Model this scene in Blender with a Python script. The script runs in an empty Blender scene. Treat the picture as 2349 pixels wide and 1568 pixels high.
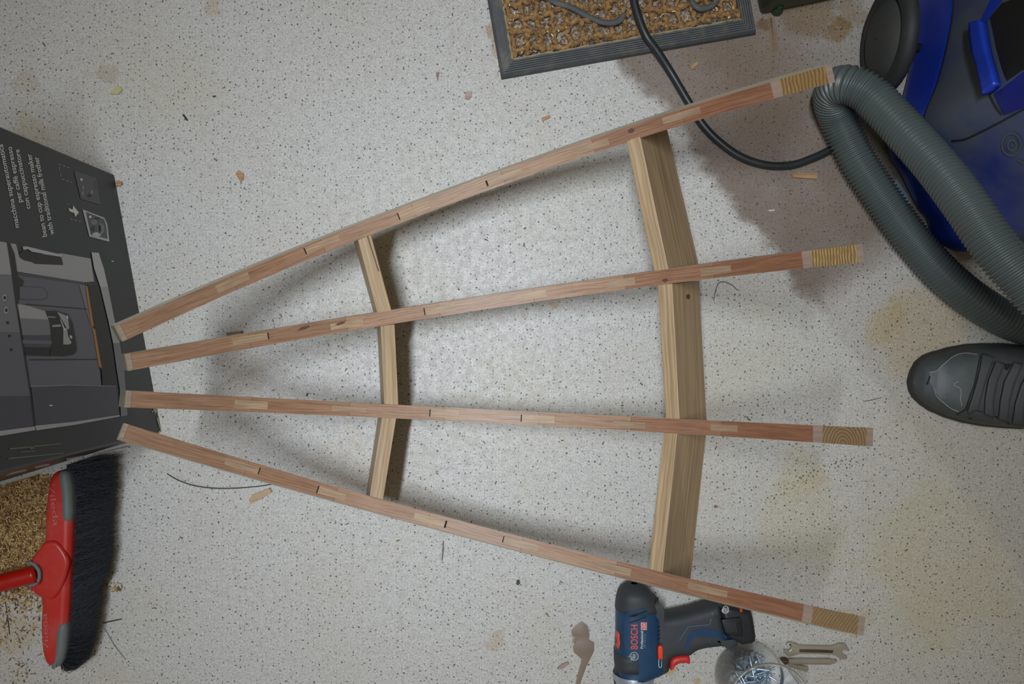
import bpy, bmesh, math, random
from mathutils import Vector, Matrix
from mathutils.bvhtree import BVHTree
rnd = random.Random(7)
S = bpy.context.scene
COL = S.collection
D = bpy.data
PI = math.pi

# ------------------------------------------------------------------ camera, world, lights, exposure
F, H, CX, CY = 1800.0, 1.06, 1174.5, 784.0          # focal length in px of the 2349 px frame, camera height in m
cam = D.cameras.new('camera'); cam.sensor_width = 36.0; cam.lens = F / 2349 * 36.0
cam.clip_start = 0.02
camo = D.objects.new('camera', cam); COL.objects.link(camo); camo.location = (0, 0, H)
S.camera = camo
S.view_settings.view_transform = 'Standard'; S.view_settings.look = 'None'
S.view_settings.gamma = 1.0; S.view_settings.use_curve_mapping = False
S.view_settings.exposure = 0.0
w = D.worlds.new('workshop_world'); S.world = w; w.use_nodes = True
w.node_tree.nodes['Background'].inputs[0].default_value = (1.0, 0.80, 0.54, 1)
w.node_tree.nodes['Background'].inputs[1].default_value = 0.15

def area(name, loc, target, sx, sy, power, color, spread=180):
    l = D.lights.new(name, 'AREA'); l.shape = 'RECTANGLE'; l.size = sx; l.size_y = sy; l.energy = power; l.color = color; l.spread = math.radians(spread)
    o = D.objects.new(name, l); COL.objects.link(o); o.location = loc
    o.rotation_euler = (Vector(target) - Vector(loc)).to_track_quat('-Z', 'Y').to_euler()
    return o
# the work light: a strip lamp left of the middle, running up-down in the picture and turned towards the frame,
# and a weak warm lamp further right, unseen and added for fill
area('strip_work_light', (-0.25, 0.06, 2.2), (-0.02, 0.0, 0), 0.8, 0.06, 5.8, (0.83, 0.91, 1.0), 64)
area('fill_lamp', (0.5, 0.3, 2.4), (0.4, 0.2, 0), 0.5, 0.5, 0.3, (1.0, 0.9, 0.75))

# ------------------------------------------------------------------ helpers
def W(px, py, z=0.0):
    """the point at height z that a pixel of the photograph shows"""
    return Vector(((px - CX) * (H - z) / F, (CY - py) * (H - z) / F, z))
def lin(c): return tuple((x / 255 / 12.92 if x <= 10.3 else ((x / 255 + 0.055) / 1.055) ** 2.4) for x in c)
GEO = {}
def base_of(o):
    while o.parent: o = o.parent
    return o
def tag(o, label=None, cat=None, group=None, kind=None):
    if label: o['label'] = label
    if cat: o['category'] = cat
    if group: o['group'] = group
    if kind: o['kind'] = kind
    return o
def thing(name, label, cat, loc=(0, 0, 0), group=None):
    o = D.objects.new(name, None); COL.objects.link(o); o.location = loc; o.empty_display_size = 0.05
    return tag(o, label, cat, group)
def mesh_of(name, verts, faces, uvs=None):
    me = D.meshes.new(name); me.from_pydata([tuple(v) for v in verts], [], faces); me.update()
    return me
def obj(name, verts, faces, mats, parent=None, smooth=False, origin=None, mi=None, uv=None, fix=True):
    """one mesh object; verts are world coordinates, kept relative to the thing's base"""
    verts = [Vector(v) for v in verts]
    off = base_of(parent).location.copy() if parent else (Vector(origin) if origin is not None else Vector((0, 0, 0)))
    me = mesh_of(name, [v - off for v in verts], faces)
    if uv is not None:
        l = me.uv_layers.new(name='UVMap')
        for p in me.polygons:
            for k, li in enumerate(p.loop_indices): l.data[li].uv = uv[p.index][k]
    if not isinstance(mats, (list, tuple)): mats = [mats]
    for m in mats: me.materials.append(m)
    if mi is not None: me.polygons.foreach_set('material_index', mi)
    if smooth: me.polygons.foreach_set('use_smooth', [True] * len(me.polygons))
    if fix and uv is None:
        bm = bmesh.new(); bm.from_mesh(me); bmesh.ops.recalc_face_normals(bm, faces=bm.faces); bm.to_mesh(me); bm.free()
    o = D.objects.new(name, me); COL.objects.link(o)
    if parent: o.parent = parent
    else: o.location = off
    GEO[o.name] = (verts, faces)
    return o
def bevel(o, width, seg=2, angle=0.6):
    m = o.modifiers.new('bevel', 'BEVEL'); m.width = width; m.segments = seg; m.limit_method = 'ANGLE'; m.angle_limit = angle
    return o
def catmull(pts, per=8, closed=False):
    pts = [Vector(p) for p in pts]; n = len(pts); out = []
    rng = range(n) if closed else range(n - 1)
    for i in rng:
        if closed: p0, p1, p2, p3 = pts[i - 1], pts[i], pts[(i + 1) % n], pts[(i + 2) % n]
        else:
            p1, p2 = pts[i], pts[i + 1]
            p0 = pts[i - 1] if i else p1 * 2 - p2
            p3 = pts[i + 2] if i + 2 < n else p2 * 2 - p1
        for k in range(per):
            t = k / per
            out.append(0.5 * ((2 * p1) + (p2 - p0) * t + (2 * p0 - 5 * p1 + 4 * p2 - p3) * t * t + (3 * p1 - p0 - 3 * p2 + p3) * t ** 3))
    if not closed: out.append(pts[-1])
    return out
def resample(pts, step):
    out = [pts[0].copy()]; acc = 0.0
    for a, b in zip(pts, pts[1:]):
        d = (b - a).length; 
        if d < 1e-9: continue
        t = step - acc
        while t <= d:
            out.append(a + (b - a) * (t / d)); t += step
        acc = d - (t - step)
    return out
def sweep(path, rad, n=12, cap=True, squash=None):
    """tube along path; rad(i) gives the radius at point i"""
    V, Fc = [], []; m = len(path); up = Vector((0, 0, 1)); fr = None
    for i, p in enumerate(path):
        t = (path[min(i + 1, m - 1)] - path[max(i - 1, 0)]).normalized()
        if fr is None:
            a = up if abs(t.z) < 0.9 else Vector((1, 0, 0)); fr = (a - t * a.dot(t)).normalized()
        else: fr = (fr - t * fr.dot(t)).normalized()
        b = t.cross(fr); r = rad(i)
        for k in range(n):
            a = 2 * PI * k / n
            V.append(p + fr * (math.cos(a) * r * (squash or 1)) + b * (math.sin(a) * r))
    for i in range(m - 1):
        for k in range(n):
            Fc.append((i * n + k, i * n + (k + 1) % n, (i + 1) * n + (k + 1) % n, (i + 1) * n + k))
    if cap: Fc.append(tuple(range(n))[::-1]); Fc.append(tuple((m - 1) * n + k for k in range(n)))
    return V, Fc
def merge(parts):
    V, Fc, M = [], [], []
    for p in parts:
        o = len(V); V += list(p[0]); Fc += [tuple(i + o for i in f) for f in p[1]]
        M += [p[2] if len(p) > 2 else 0] * len(p[1])
    return V, Fc, M
def box8(c, ax, ay, az):
    """box from centre and three half-axis vectors"""
    V = [c + ax * sx + ay * sy + az * sz for sx in (-1, 1) for sy in (-1, 1) for sz in (-1, 1)]
    return V, [(0, 1, 3, 2), (4, 6, 7, 5), (0, 4, 5, 1), (2, 3, 7, 6), (0, 2, 6, 4), (1, 5, 7, 3)]
def slab(name, outline, z0, z1, rb, mats, parent=None, res=4, origin=None, smooth=True):
    """rounded plate from closed world-space outlines (first one outer, the rest holes), z0..z1, edge radius rb"""
    if not isinstance(outline[0][0], (tuple, list, Vector)): outline = [outline]
    off = base_of(parent).location.copy() if parent else Vector(origin or (0, 0, 0))
    cu = D.curves.new(name, 'CURVE'); cu.dimensions = '2D'; cu.fill_mode = 'BOTH'
    for ol in outline:
        sp = cu.splines.new('POLY'); sp.points.add(len(ol) - 1); sp.use_cyclic_u = True
        for k, p in enumerate(ol): sp.points[k].co = (p[0], p[1], 0, 1)
    cu.extrude = max((z1 - z0) / 2 - rb, 1e-5); cu.bevel_depth = rb; cu.bevel_resolution = res; cu.offset = -rb
    t = D.objects.new('tmp', cu); COL.objects.link(t)
    me = D.meshes.new_from_object(t.evaluated_get(bpy.context.evaluated_depsgraph_get()))
    D.objects.remove(t); D.curves.remove(cu)
    V = [Vector((v.co.x, v.co.y, v.co.z + (z0 + z1) / 2)) for v in me.vertices]; Fc = [tuple(p.vertices) for p in me.polygons]
    D.meshes.remove(me)
    o = obj(name, V, Fc, mats, parent, False, origin)
    bm = bmesh.new(); bm.from_mesh(o.data); bmesh.ops.remove_doubles(bm, verts=bm.verts, dist=1e-5); bm.to_mesh(o.data); bm.free()
    if smooth:
        o.data.polygons.foreach_set('use_smooth', [True] * len(o.data.polygons)); o.data.set_sharp_from_angle(angle=0.7)
    return o
def text2d(body, size=1.0):
    cu = D.curves.new('txt', 'FONT'); cu.body = body; cu.size = size; cu.fill_mode = 'FRONT'; cu.resolution_u = 3; cu.offset = 0.012
    t = D.objects.new('tmp', cu); COL.objects.link(t)
    me = D.meshes.new_from_object(t.evaluated_get(bpy.context.evaluated_depsgraph_get()))
    D.objects.remove(t); D.curves.remove(cu)
    V = [(v.co.x, v.co.y) for v in me.vertices]; Fc = [tuple(p.vertices) for p in me.polygons]
    D.meshes.remove(me); return V, Fc
def text_px(body, start, end, height):
    """flat lettering laid from pixel start to pixel end along its baseline, letters rising to the left of that direction"""
    V, Fc = text2d(body); x0 = min(v[0] for v in V); x1 = max(v[0] for v in V); y1 = max(v[1] for v in V if True)
    cap = 0.7
    dx, dy = end[0] - start[0], end[1] - start[1]; L = math.hypot(dx, dy); ux, uy = dx / L, dy / L
    nx, ny = uy, -ux                                         # up of the letters (image y runs down)
    out = []
    for x, y in V:
        a = (x - x0) / (x1 - x0) * L; b = y / cap * height
        out.append((start[0] + ux * a + nx * b, start[1] + uy * a + ny * b))
    return out, Fc
def bvh_of(*objs):
    V, Fc = [], []
    for o in objs:
        g = GEO[o.name]; k = len(V); V += g[0]; Fc += [tuple(i + k for i in f) for f in g[1]]
    return BVHTree.FromPolygons(V, Fc)
CAM = Vector((0, 0, H))
def on(bvh, px, py, off=0.0004):
    d = (W(px, py, 0) - CAM).normalized(); loc, nor, i, dist = bvh.ray_cast(CAM, d)
    if loc is None: return W(px, py, 0.0) + Vector((0, 0, off))
    if nor.dot(d) > 0: nor = -nor
    return loc + nor * off
def densify(poly, step):
    out = []
    for a, b in zip(poly, poly[1:] + poly[:1]):
        n = max(1, int(math.hypot(b[0] - a[0], b[1] - a[1]) / step))
        out += [(a[0] + (b[0] - a[0]) * k / n, a[1] + (b[1] - a[1]) * k / n) for k in range(n)]
    return out
def patch(poly, bvh, off=0.0004, thick=0.0):
    """a surface patch lying on the surface below its outline: fine grid clipped to the outline"""
    bm = bmesh.new()
    vs = [bm.verts.new((p[0], p[1], 0)) for p in densify(poly, 6)]
    bm.faces.new(vs); bmesh.ops.triangulate(bm, faces=bm.faces[:])
    for _ in range(2):
        long_e = [e for e in bm.edges if e.calc_length() > 9]
        if not long_e: break
        bmesh.ops.subdivide_edges(bm, edges=long_e, cuts=1, use_grid_fill=False); bmesh.ops.triangulate(bm, faces=bm.faces[:])
    bm.verts.index_update()
    V = [on(bvh, v.co.x, v.co.y, off) for v in bm.verts]; Fc = [tuple(v.index for v in f.verts) for f in bm.faces]
    bm.free(); return V, Fc
def laid(V2, Fc, bvh, off=0.0005): return [on(bvh, x, y, off) for x, y in V2], Fc
def ring_px(c, r0, r1, n=28, ex=1.0):
    V, Fc = [], []
    for k in range(n):
        a = 2 * PI * k / n
        V += [(c[0] + math.cos(a) * r0 * ex, c[1] + math.sin(a) * r0), (c[0] + math.cos(a) * r1 * ex, c[1] + math.sin(a) * r1)]
    for k in range(n):
        j = (k + 1) % n; Fc.append((2 * k, 2 * k + 1, 2 * j + 1, 2 * j))
    return V, Fc
def stroke_px(pts, wd):
    """a flat line of width wd along pixel points"""
    V, Fc = [], []
    for i, p in enumerate(pts):
        a, b = pts[max(i - 1, 0)], pts[min(i + 1, len(pts) - 1)]
        l = math.hypot(b[0] - a[0], b[1] - a[1]) or 1; nx, ny = -(b[1] - a[1]) / l, (b[0] - a[0]) / l
        V += [(p[0] + nx * wd / 2, p[1] + ny * wd / 2), (p[0] - nx * wd / 2, p[1] - ny * wd / 2)]
    for i in range(len(pts) - 1): Fc.append((2 * i, 2 * i + 1, 2 * i + 3, 2 * i + 2))
    return V, Fc
def Z(c, sc, org): return (org[0] + c[0] / sc, org[1] + c[1] / sc)   # point read off an enlargement -> photo pixel

# ------------------------------------------------------------------ node helpers
class NT:
    def __init__(s, name):
        s.m = D.materials.new(name); s.m.use_nodes = True; s.t = s.m.node_tree; s.b = s.t.nodes['Principled BSDF']; s.out = s.t.nodes['Material Output']
    def n(s, typ, **kw):
        nd = s.t.nodes.new(typ)
        for k, v in kw.items(): setattr(nd, k, v)
        return nd
    def put(s, sock, v):
        if hasattr(v, 'links') or isinstance(v, bpy.types.NodeSocket): s.t.links.new(v, sock)
        elif isinstance(v, (tuple, list)) and len(v) == 3 and sock.type == 'RGBA': sock.default_value = (*v, 1)
        else: sock.default_value = v
    def math(s, op, a, b=0.0, c=None, clamp=False):
        nd = s.n('ShaderNodeMath', operation=op, use_clamp=clamp); s.put(nd.inputs[0], a); s.put(nd.inputs[1], b)
        if c is not None: s.put(nd.inputs[2], c)
        return nd.outputs[0]
    def mix(s, fac, a, b, blend='MIX'):
        nd = s.n('ShaderNodeMix', data_type='RGBA', blend_type=blend, clamp_factor=True)
        s.put(nd.inputs[0], fac); s.put(nd.inputs[6], a); s.put(nd.inputs[7], b); return nd.outputs[2]
    def coords(s, which='Object'): return s.n('ShaderNodeTexCoord').outputs[which]
    def mapping(s, vec, scale=(1, 1, 1), loc=(0, 0, 0), rot=(0, 0, 0)):
        nd = s.n('ShaderNodeMapping'); s.put(nd.inputs[0], vec); nd.inputs['Scale'].default_value = scale
        nd.inputs['Location'].default_value = loc; nd.inputs['Rotation'].default_value = rot; return nd.outputs[0]
    def noise(s, vec, scale, detail=3.0, rough=0.55, dist=0.0, dim='3D'):
        nd = s.n('ShaderNodeTexNoise', noise_dimensions=dim); s.put(nd.inputs['Vector'], vec); nd.inputs['Scale'].default_value = scale
        nd.inputs['Detail'].default_value = detail; nd.inputs['Roughness'].default_value = rough; nd.inputs['Distortion'].default_value = dist
        return nd.outputs['Fac']
    def ramp(s, v, lo, hi, to0=0.0, to1=1.0):
        nd = s.n('ShaderNodeMapRange', interpolation_type='SMOOTHSTEP'); s.put(nd.inputs[0], v)
        for k, x in zip((1, 2, 3, 4), (lo, hi, to0, to1)): s.put(nd.inputs[k], x)
        return nd.outputs[0]
    def bump(s, h, strength=0.3, dist=0.001):
        nd = s.n('ShaderNodeBump'); nd.inputs['Strength'].default_value = strength; nd.inputs['Distance'].default_value = dist
        s.put(nd.inputs['Height'], h); s.t.links.new(nd.outputs[0], s.b.inputs['Normal'])
    def done(s, col, rough=0.5, metal=0.0, spec=None):
        s.put(s.b.inputs['Base Color'], col); s.put(s.b.inputs['Roughness'], rough); s.b.inputs['Metallic'].default_value = metal
        if spec is not None: s.b.inputs['Specular IOR Level'].default_value = spec
        return s.m

def plain(name, rgb, rough=0.5, metal=0.0, var=0.12, scale=60, dust=0.0, dustc=(150, 140, 120), bump=0.0, spec=None):
    g = NT(name); v = g.coords(); c = lin(rgb)
    n1 = g.noise(v, scale, 4); col = g.mix(n1, tuple(x * (1 - var) for x in c), tuple(min(1, x * (1 + var)) for x in c))
    if dust:
        d = g.ramp(g.noise(v, scale * 0.45, 6, 0.65), 0.45, 0.8, 0.0, dust); col = g.mix(d, col, lin(dustc))
        sp = g.ramp(g.noise(v, 900, 2), 0.70, 0.76, 0.0, dust); col = g.mix(sp, col, lin(dustc))
    if bump: g.bump(g.noise(v, scale * 8, 3), bump, 0.001)
    return g.done(col, rough, metal, spec)

def wood(name, c0, c1, pore=(0.55, 0.45, 0.4), grain=(9, 260), poregrain=(25, 900), tone=False, poremix=0.6, wave=0.0):
    """timber with the grain along u (UV in metres); tone reads a per-piece colour multiplier"""
    g = NT(name); uv = g.n('ShaderNodeUVMap').outputs[0]
    wob = g.noise(g.mapping(uv, (14, 40, 1)), 1.0, 2)
    vec = g.n('ShaderNodeVectorMath', operation='ADD'); g.put(vec.inputs[0], uv)
    cmb = g.n('ShaderNodeCombineXYZ'); g.put(cmb.inputs[1], g.math('MULTIPLY', wob, 0.006)); g.put(vec.inputs[1], cmb.outputs[0])
    n1 = g.noise(g.mapping(vec.outputs[0], (grain[0], grain[1], 1)), 1.0, 5, 0.6, wave)
    col = g.mix(g.ramp(n1, 0.3, 0.7), lin(c0), lin(c1))
    p = g.noise(g.mapping(vec.outputs[0], (poregrain[0], poregrain[1], 1)), 1.0, 3, 0.6)
    pm = g.ramp(p, 0.54, 0.68, 0.0, poremix)
    col = g.mix(pm, col, g.mix(1.0, col, pore, 'MULTIPLY'))
    if tone:
        at = g.n('ShaderNodeAttribute', attribute_name='tone'); col = g.mix(1.0, col, at.outputs['Color'], 'MULTIPLY')
    g.bump(p, 0.15, 0.0006)
    return g.done(col, 0.5)

# ------------------------------------------------------------------ floor
def floor_material():
    g = NT('speckled_vinyl'); v = g.coords()
    sep = g.n('ShaderNodeSeparateXYZ'); g.put(sep.inputs[0], v); x, y = sep.outputs[0], sep.outputs[1]
    wn = g.n('ShaderNodeTexNoise'); g.put(wn.inputs['Vector'], v); wn.inputs['Scale'].default_value = 140; wn.inputs['Detail'].default_value = 2
    jit = g.n('ShaderNodeVectorMath', operation='MULTIPLY_ADD'); g.put(jit.inputs[0], wn.outputs['Color'])
    jit.inputs[1].default_value = (0.004,) * 3; g.put(jit.inputs[2], v); jv = jit.outputs[0]
    fine = g.noise(v, 420, 3, 0.6); mid = g.noise(v, 90, 3, 0.6); big = g.noise(v, 5, 4, 0.6)
    col = g.mix(g.ramp(fine, 0.3, 0.7), lin((172, 170, 165)), lin((208, 206, 202)))
    col = g.mix(g.ramp(mid, 0.40, 0.75, 0.0, 0.45), col, lin((170, 166, 158)))
    col = g.mix(g.ramp(big, 0.42, 0.75, 0.0, 0.34), col, lin((182, 172, 142)))
    warm = g.ramp(x, 0.05, 0.75, 0.0, 0.6); col = g.mix(warm, col, g.mix(1.0, col, (1.0, 0.965, 0.875), 'MULTIPLY'))  # floor colour warmed towards the right, painting in the warmer light there
    def dots(scale, rmax, colr, strength, bias):
        vo = g.n('ShaderNodeTexVoronoi', voronoi_dimensions='2D'); g.put(vo.inputs['Vector'], jv); vo.inputs['Scale'].default_value = scale
        rr = g.n('ShaderNodeSeparateColor'); g.put(rr.inputs[0], vo.outputs['Color'])
        r = g.math('MULTIPLY', g.math('SUBTRACT', rr.outputs[0], bias, clamp=True), rmax)
        m = g.ramp(g.math('SUBTRACT', vo.outputs['Distance'], r), -0.06, 0.02, strength, 0.0)
        nonlocal_col[0] = g.mix(m, nonlocal_col[0], lin(colr))
    nonlocal_col = [col]
    dots(260, 0.42, (136, 132, 126), 0.5, 0.38)
    dots(170, 0.26, (104, 101, 99), 0.75, 0.32)
    dots(132, 0.185, (62, 62, 65), 0.9, 0.08)
    col = nonlocal_col[0]
    rag = g.math('SUBTRACT', g.noise(v, 38, 5, 0.65), 0.5)
    rag2 = g.math('SUBTRACT', g.noise(v, 11, 3, 0.6), 0.5)
    # trodden-in brown dirt: a wide band with a ragged left edge
    a, b = W(1388, 120), W(1835, 690); d = (b - a); L = d.length; d.normalize(); nx, ny = -d.y, d.x
    sd = g.math('ADD', g.math('MULTIPLY', g.math('SUBTRACT', x, a.x), nx), g.math('MULTIPLY', g.math('SUBTRACT', y, a.y), ny))
    tt = g.math('ADD', g.math('MULTIPLY', g.math('SUBTRACT', x, a.x), d.x), g.math('MULTIPLY', g.math('SUBTRACT', y, a.y), d.y))
    s1 = g.math('ADD', sd, g.math('ADD', g.math('MULTIPLY', rag, 0.035), g.math('MULTIPLY', rag2, 0.05)))
    m = g.math('MULTIPLY', g.ramp(s1, 0.0, 0.022), g.ramp(s1, 0.12, 0.34, 1.0, 0.30))
    m = g.math('MULTIPLY', m, g.ramp(g.math('ADD', tt, g.math('MULTIPLY', rag2, 0.08)), L * 0.96, L * 1.12, 1.0, 0.15))
    m = g.math('MULTIPLY', m, g.ramp(rag2, -0.35, 0.25, 0.75, 1.0))
    col = g.mix(m, col, g.mix(1.0, col, (0.44, 0.365, 0.31), 'MULTIPLY'))
    col = g.mix(g.math('MULTIPLY', m, 0.35), col, lin((112, 94, 84)))
    # single stains and tints, and one painted rib shadow: photo pixel, radius px, colour multiplier, strength, raggedness
    for (px, py, r, mul, st, rg) in [
        (2110, 770, 125, (0.95, 0.86, 0.68), 0.85, 0.05), (2030, 745, 60, (0.95, 0.86, 0.68), 0.7, 0.05),
        (1925, 70, 36, (0.74, 0.55, 0.34), 0.9, 0.035), (1955, 30, 40, (0.75, 0.6, 0.42), 0.7, 0.04),
        (1850, 20, 70, (0.74, 0.58, 0.40), 0.85, 0.03), (1757, 55, 18, (0.66, 0.48, 0.33), 0.9, 0.02),
        (1135, 70, 22, (0.72, 0.55, 0.40), 0.8, 0.03), (1140, 110, 18, (0.78, 0.62, 0.48), 0.7, 0.03),
        (1333, 1455, 20, (0.48, 0.36, 0.27), 0.95, 0.03), (1536, 1533, 17, (0.95, 0.78, 0.42), 0.95, 0.014),
        (1600, 1562, 11, (0.95, 0.75, 0.4), 0.9, 0.012), (1140, 1470, 22, (0.86, 0.72, 0.56), 0.6, 0.04),
        (60, 190, 30, (0.85, 0.76, 0.6), 0.5, 0.04), (245, 165, 26, (0.82, 0.68, 0.55), 0.55, 0.03), (490, 15, 22, (0.86, 0.72, 0.58), 0.6, 0.03),
        (75, 295, 40, (0.9, 0.80, 0.62), 0.5, 0.05), (1960, 1420, 40, (0.88, 0.78, 0.6), 0.5, 0.05), (1850, 1200, 120, (0.97, 0.92, 0.76), 0.6, 0.08),
        (2150, 1300, 200, (0.98, 0.93, 0.76), 0.7, 0.1), (560, 850, 60, (0.94, 0.88, 0.8), 0.6, 0.05), (800, 1060, 70, (0.95, 0.89, 0.80), 0.6, 0.06),  # the patch between the middle ribs paints in their soft cast shadow
        (1830, 1075, 60, (0.95, 0.90, 0.74), 0.6, 0.06), (1700, 180, 170, (0.93, 0.87, 0.82), 0.7, 0.08), (30, 1450, 60, (0.9, 0.76, 0.52), 0.6, 0.06)]:
        c = W(px, py); rr = r / 1698.0
        dx = g.math('SUBTRACT', x, c.x); dy = g.math('SUBTRACT', y, c.y)
        dist = g.math('SQRT', g.math('ADD', g.math('MULTIPLY', dx, dx), g.math('MULTIPLY', dy, dy)))
        dist = g.math('ADD', dist, g.math('MULTIPLY', rag if r < 60 else rag2, rg * 1.6))
        mk = g.ramp(dist, rr * 0.62, rr * 1.12, st, 0.0)
        col = g.mix(mk, col, g.mix(1.0, col, mul, 'MULTIPLY'))
    p0, p1 = W(1768, 42), W(1777, 112); dd = p1 - p0; L2 = dd.length_squared            # split in the vinyl below the green base
    t_ = g.math('DIVIDE', g.math('ADD', g.math('MULTIPLY', g.math('SUBTRACT', x, p0.x), dd.x), g.math('MULTIPLY', g.math('SUBTRACT', y, p0.y), dd.y)), L2, clamp=True)
    ex = g.math('SUBTRACT', x, g.math('ADD', g.math('MULTIPLY', t_, dd.x), p0.x)); ey = g.math('SUBTRACT', y, g.math('ADD', g.math('MULTIPLY', t_, dd.y), p0.y))
    ed = g.math('ADD', g.math('SQRT', g.math('ADD', g.math('MULTIPLY', ex, ex), g.math('MULTIPLY', ey, ey))), g.math('MULTIPLY', rag, 0.004))
    col = g.mix(g.ramp(ed, 0.002, 0.008, 0.7, 0.0), col, lin((128, 104, 74))); col = g.mix(g.ramp(g.math('ADD', ed, g.math('MULTIPLY', t_, 0.0016)), 0.0006, 0.0018, 0.9, 0.0), col, lin((58, 48, 40)))
    g.bump(g.noise(v, 300, 2), 0.08, 0.0005)
    return g.done(col, g.ramp(mid, 0.3, 0.7, 0.42, 0.6), 0.0, 0.35)
fl = obj('floor', [(-3, -2.6, 0), (3, -2.6, 0), (3, 2.6, 0), (-3, 2.6, 0)], [(0, 1, 2, 3)], floor_material(), fix=False)
fl['kind'] = 'structure'

# ------------------------------------------------------------------ the wooden rib frame
M_RIB = wood('mahogany_edge', (136, 103, 80), (172, 137, 110), (0.60, 0.5, 0.44), (16, 620), (60, 1300), tone=True)
M_SIDE = wood('pale_side_timber', (196, 192, 172), (220, 214, 194), (0.8, 0.78, 0.74), (8, 300))
M_TENON = wood('pale_tenon_timber', (152, 126, 100), (182, 156, 128), (0.75, 0.68, 0.6), (30, 500), tone=True)
M_ENDCAP = wood('end_grain_grey', (104, 102, 86), (136, 132, 112), (0.7, 0.66, 0.58), (120, 300))
M_LIP = wood('pale_lip_timber', (142, 126, 106), (162, 146, 124), (0.8, 0.75, 0.7))
M_GAP = plain('dark_joint_gap', (38, 28, 22), 0.9)
M_OAK = wood('oak_timber', (150, 124, 92), (188, 162, 126), (0.70, 0.62, 0.52), (7, 330), (18, 1100), poremix=0.45, wave=0.4)
M_OAK2 = wood('oak_side_timber', (150, 124, 92), (186, 160, 124), (0.68, 0.6, 0.5), (6, 240), (18, 900), poremix=0.5, wave=0.6)
M_PALE = wood('pale_block_timber', (146, 126, 112), (162, 140, 126), (0.85, 0.8, 0.76), (10, 200), poremix=0.3)
def endgrain(name, kind, spacing, centre, dark=(104, 78, 42), light=(182, 152, 96)):
    g = NT(name); uv = g.n('ShaderNodeUVMap').outputs[0]
    wv = g.n('ShaderNodeTexWave', wave_type=kind, bands_direction='X' if kind == 'BANDS' else 'X', rings_direction='Z', wave_profile='SIN')
    g.put(wv.inputs['Vector'], g.mapping(uv, (1, 1, 1), (-centre[0], -centre[1], 0), (0, 0, centre[2])))
    wv.inputs['Scale'].default_value = 0.314 / spacing; wv.inputs['Distortion'].default_value = 4.5
    wv.inputs['Detail'].default_value = 3; wv.inputs['Detail Scale'].default_value = 0.7
    n = g.noise(uv, 160, 3)
    col = g.mix(g.ramp(wv.outputs['Fac'], 0.15, 0.85), lin(dark), lin(light))
    col = g.mix(g.ramp(n, 0.35, 0.7, 0.0, 0.5), col, lin((134, 104, 66)))
    g.bump(wv.outputs['Fac'], 0.2, 0.0006)
    return g.done(col, 0.55)

RIBS = [
  ([(-0.3816, 0.0093, 0.2989), (-0.3035, 0.0647, 0.2032), (-0.2196, 0.1125, 0.1482), (-0.1177, 0.1589, 0.1205), (-0.0107, 0.1967, 0.1211), (0.0936, 0.2295, 0.1492), (0.1858, 0.2459, 0.2038), (0.258, 0.2498, 0.2814), (0.2959, 0.2487, 0.3369)], (-0.3347,0.9049,0.2630)),
  ([(-0.373, -0.0199, 0.2993), (-0.2879, 0.0, 0.1985), (-0.1942, 0.021, 0.1391), (-0.0881, 0.0381, 0.1081), (0.0259, 0.0565, 0.1091), (0.1318, 0.0688, 0.1425), (0.2196, 0.0779, 0.2055), (0.2849, 0.0799, 0.2906), (0.3168, 0.0794, 0.3528)], (-0.1492,0.9853,0.0826)),
  ([(-0.3725, -0.054, 0.3012), (-0.2887, -0.0701, 0.1903), (-0.1927, -0.0794, 0.1286), (-0.0826, -0.0881, 0.098), (0.0322, -0.0937, 0.102), (0.1394, -0.0936, 0.1394), (0.2278, -0.0944, 0.2065), (0.2927, -0.0899, 0.297), (0.3205, -0.0836, 0.3636)], (0.0505,0.9946,-0.0907)),
  ([(-0.3907, -0.0889, 0.2755), (-0.2963, -0.1415, 0.1849), (-0.2076, -0.1794, 0.1362), (-0.1003, -0.2136, 0.1142), (0.0117, -0.2419, 0.1206), (0.12, -0.2616, 0.1543), (0.212, -0.2688, 0.2128), (0.285, -0.2651, 0.2914), (0.3212, -0.2594, 0.345)], (0.2486,0.9296,-0.2721)),
]
T = 0.0165
TONES = [(0.96, 0.96, 0.94), (0.92, 0.87, 0.83), (1.04, 1.06, 1.06), (1.10, 1.20, 1.28), (1.03, 1.06, 1.05), (0.85, 0.74, 0.69), (0.78, 0.61, 0.55)]  # timber tones; sheen painted into the middle pieces, weaker light into the last two
FRAME = thing('curved_wooden_frame', 'fan of four curved reddish wooden ribs joined by two rows of oak spacers', 'wooden frame', (0, 0, 0))
DEP = 0.045
ribdat = []
PER = 12
for k, (pts, n) in enumerate(RIBS):
    n = Vector(n).normalized(); cl = catmull(pts, PER)
    cl = [p - n * ((p - Vector(pts[4])).dot(n)) for p in cl]                 # keep every rib flat in its own plane
    m = len(cl); tg = [(cl[min(i + 1, m - 1)] - cl[max(i - 1, 0)]).normalized() for i in range(m)]
    rd = [t.cross(n) * -1 for t in tg]; rd = [r if r.z > 0 else -r for r in rd]
    arc = [0.0]
    for a, b in zip(cl, cl[1:]): arc.append(arc[-1] + (b - a).length)
    ribdat.append((cl, tg, rd, n, arc))
def rib_at(k, s):
    cl, tg, rd, n, arc = ribdat[k]
    for i in range(len(arc) - 1):
        if arc[i + 1] >= s: break
    f = (s - arc[i]) / (arc[i + 1] - arc[i])
    return cl[i].lerp(cl[i + 1], f), tg[i].lerp(tg[i + 1], f).normalized(), rd[i].lerp(rd[i + 1], f).normalized(), n
def rib_z_at_px(k, px):
    cl = ribdat[k][0]
    pp = [CX + p.x * F / (H - p.z) for p in cl]
    for i in range(len(pp) - 1):
        if pp[i + 1] >= px: break
    f = (px - pp[i]) / (pp[i + 1] - pp[i]); return cl[i].z + (cl[i + 1].z - cl[i].z) * f
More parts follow.
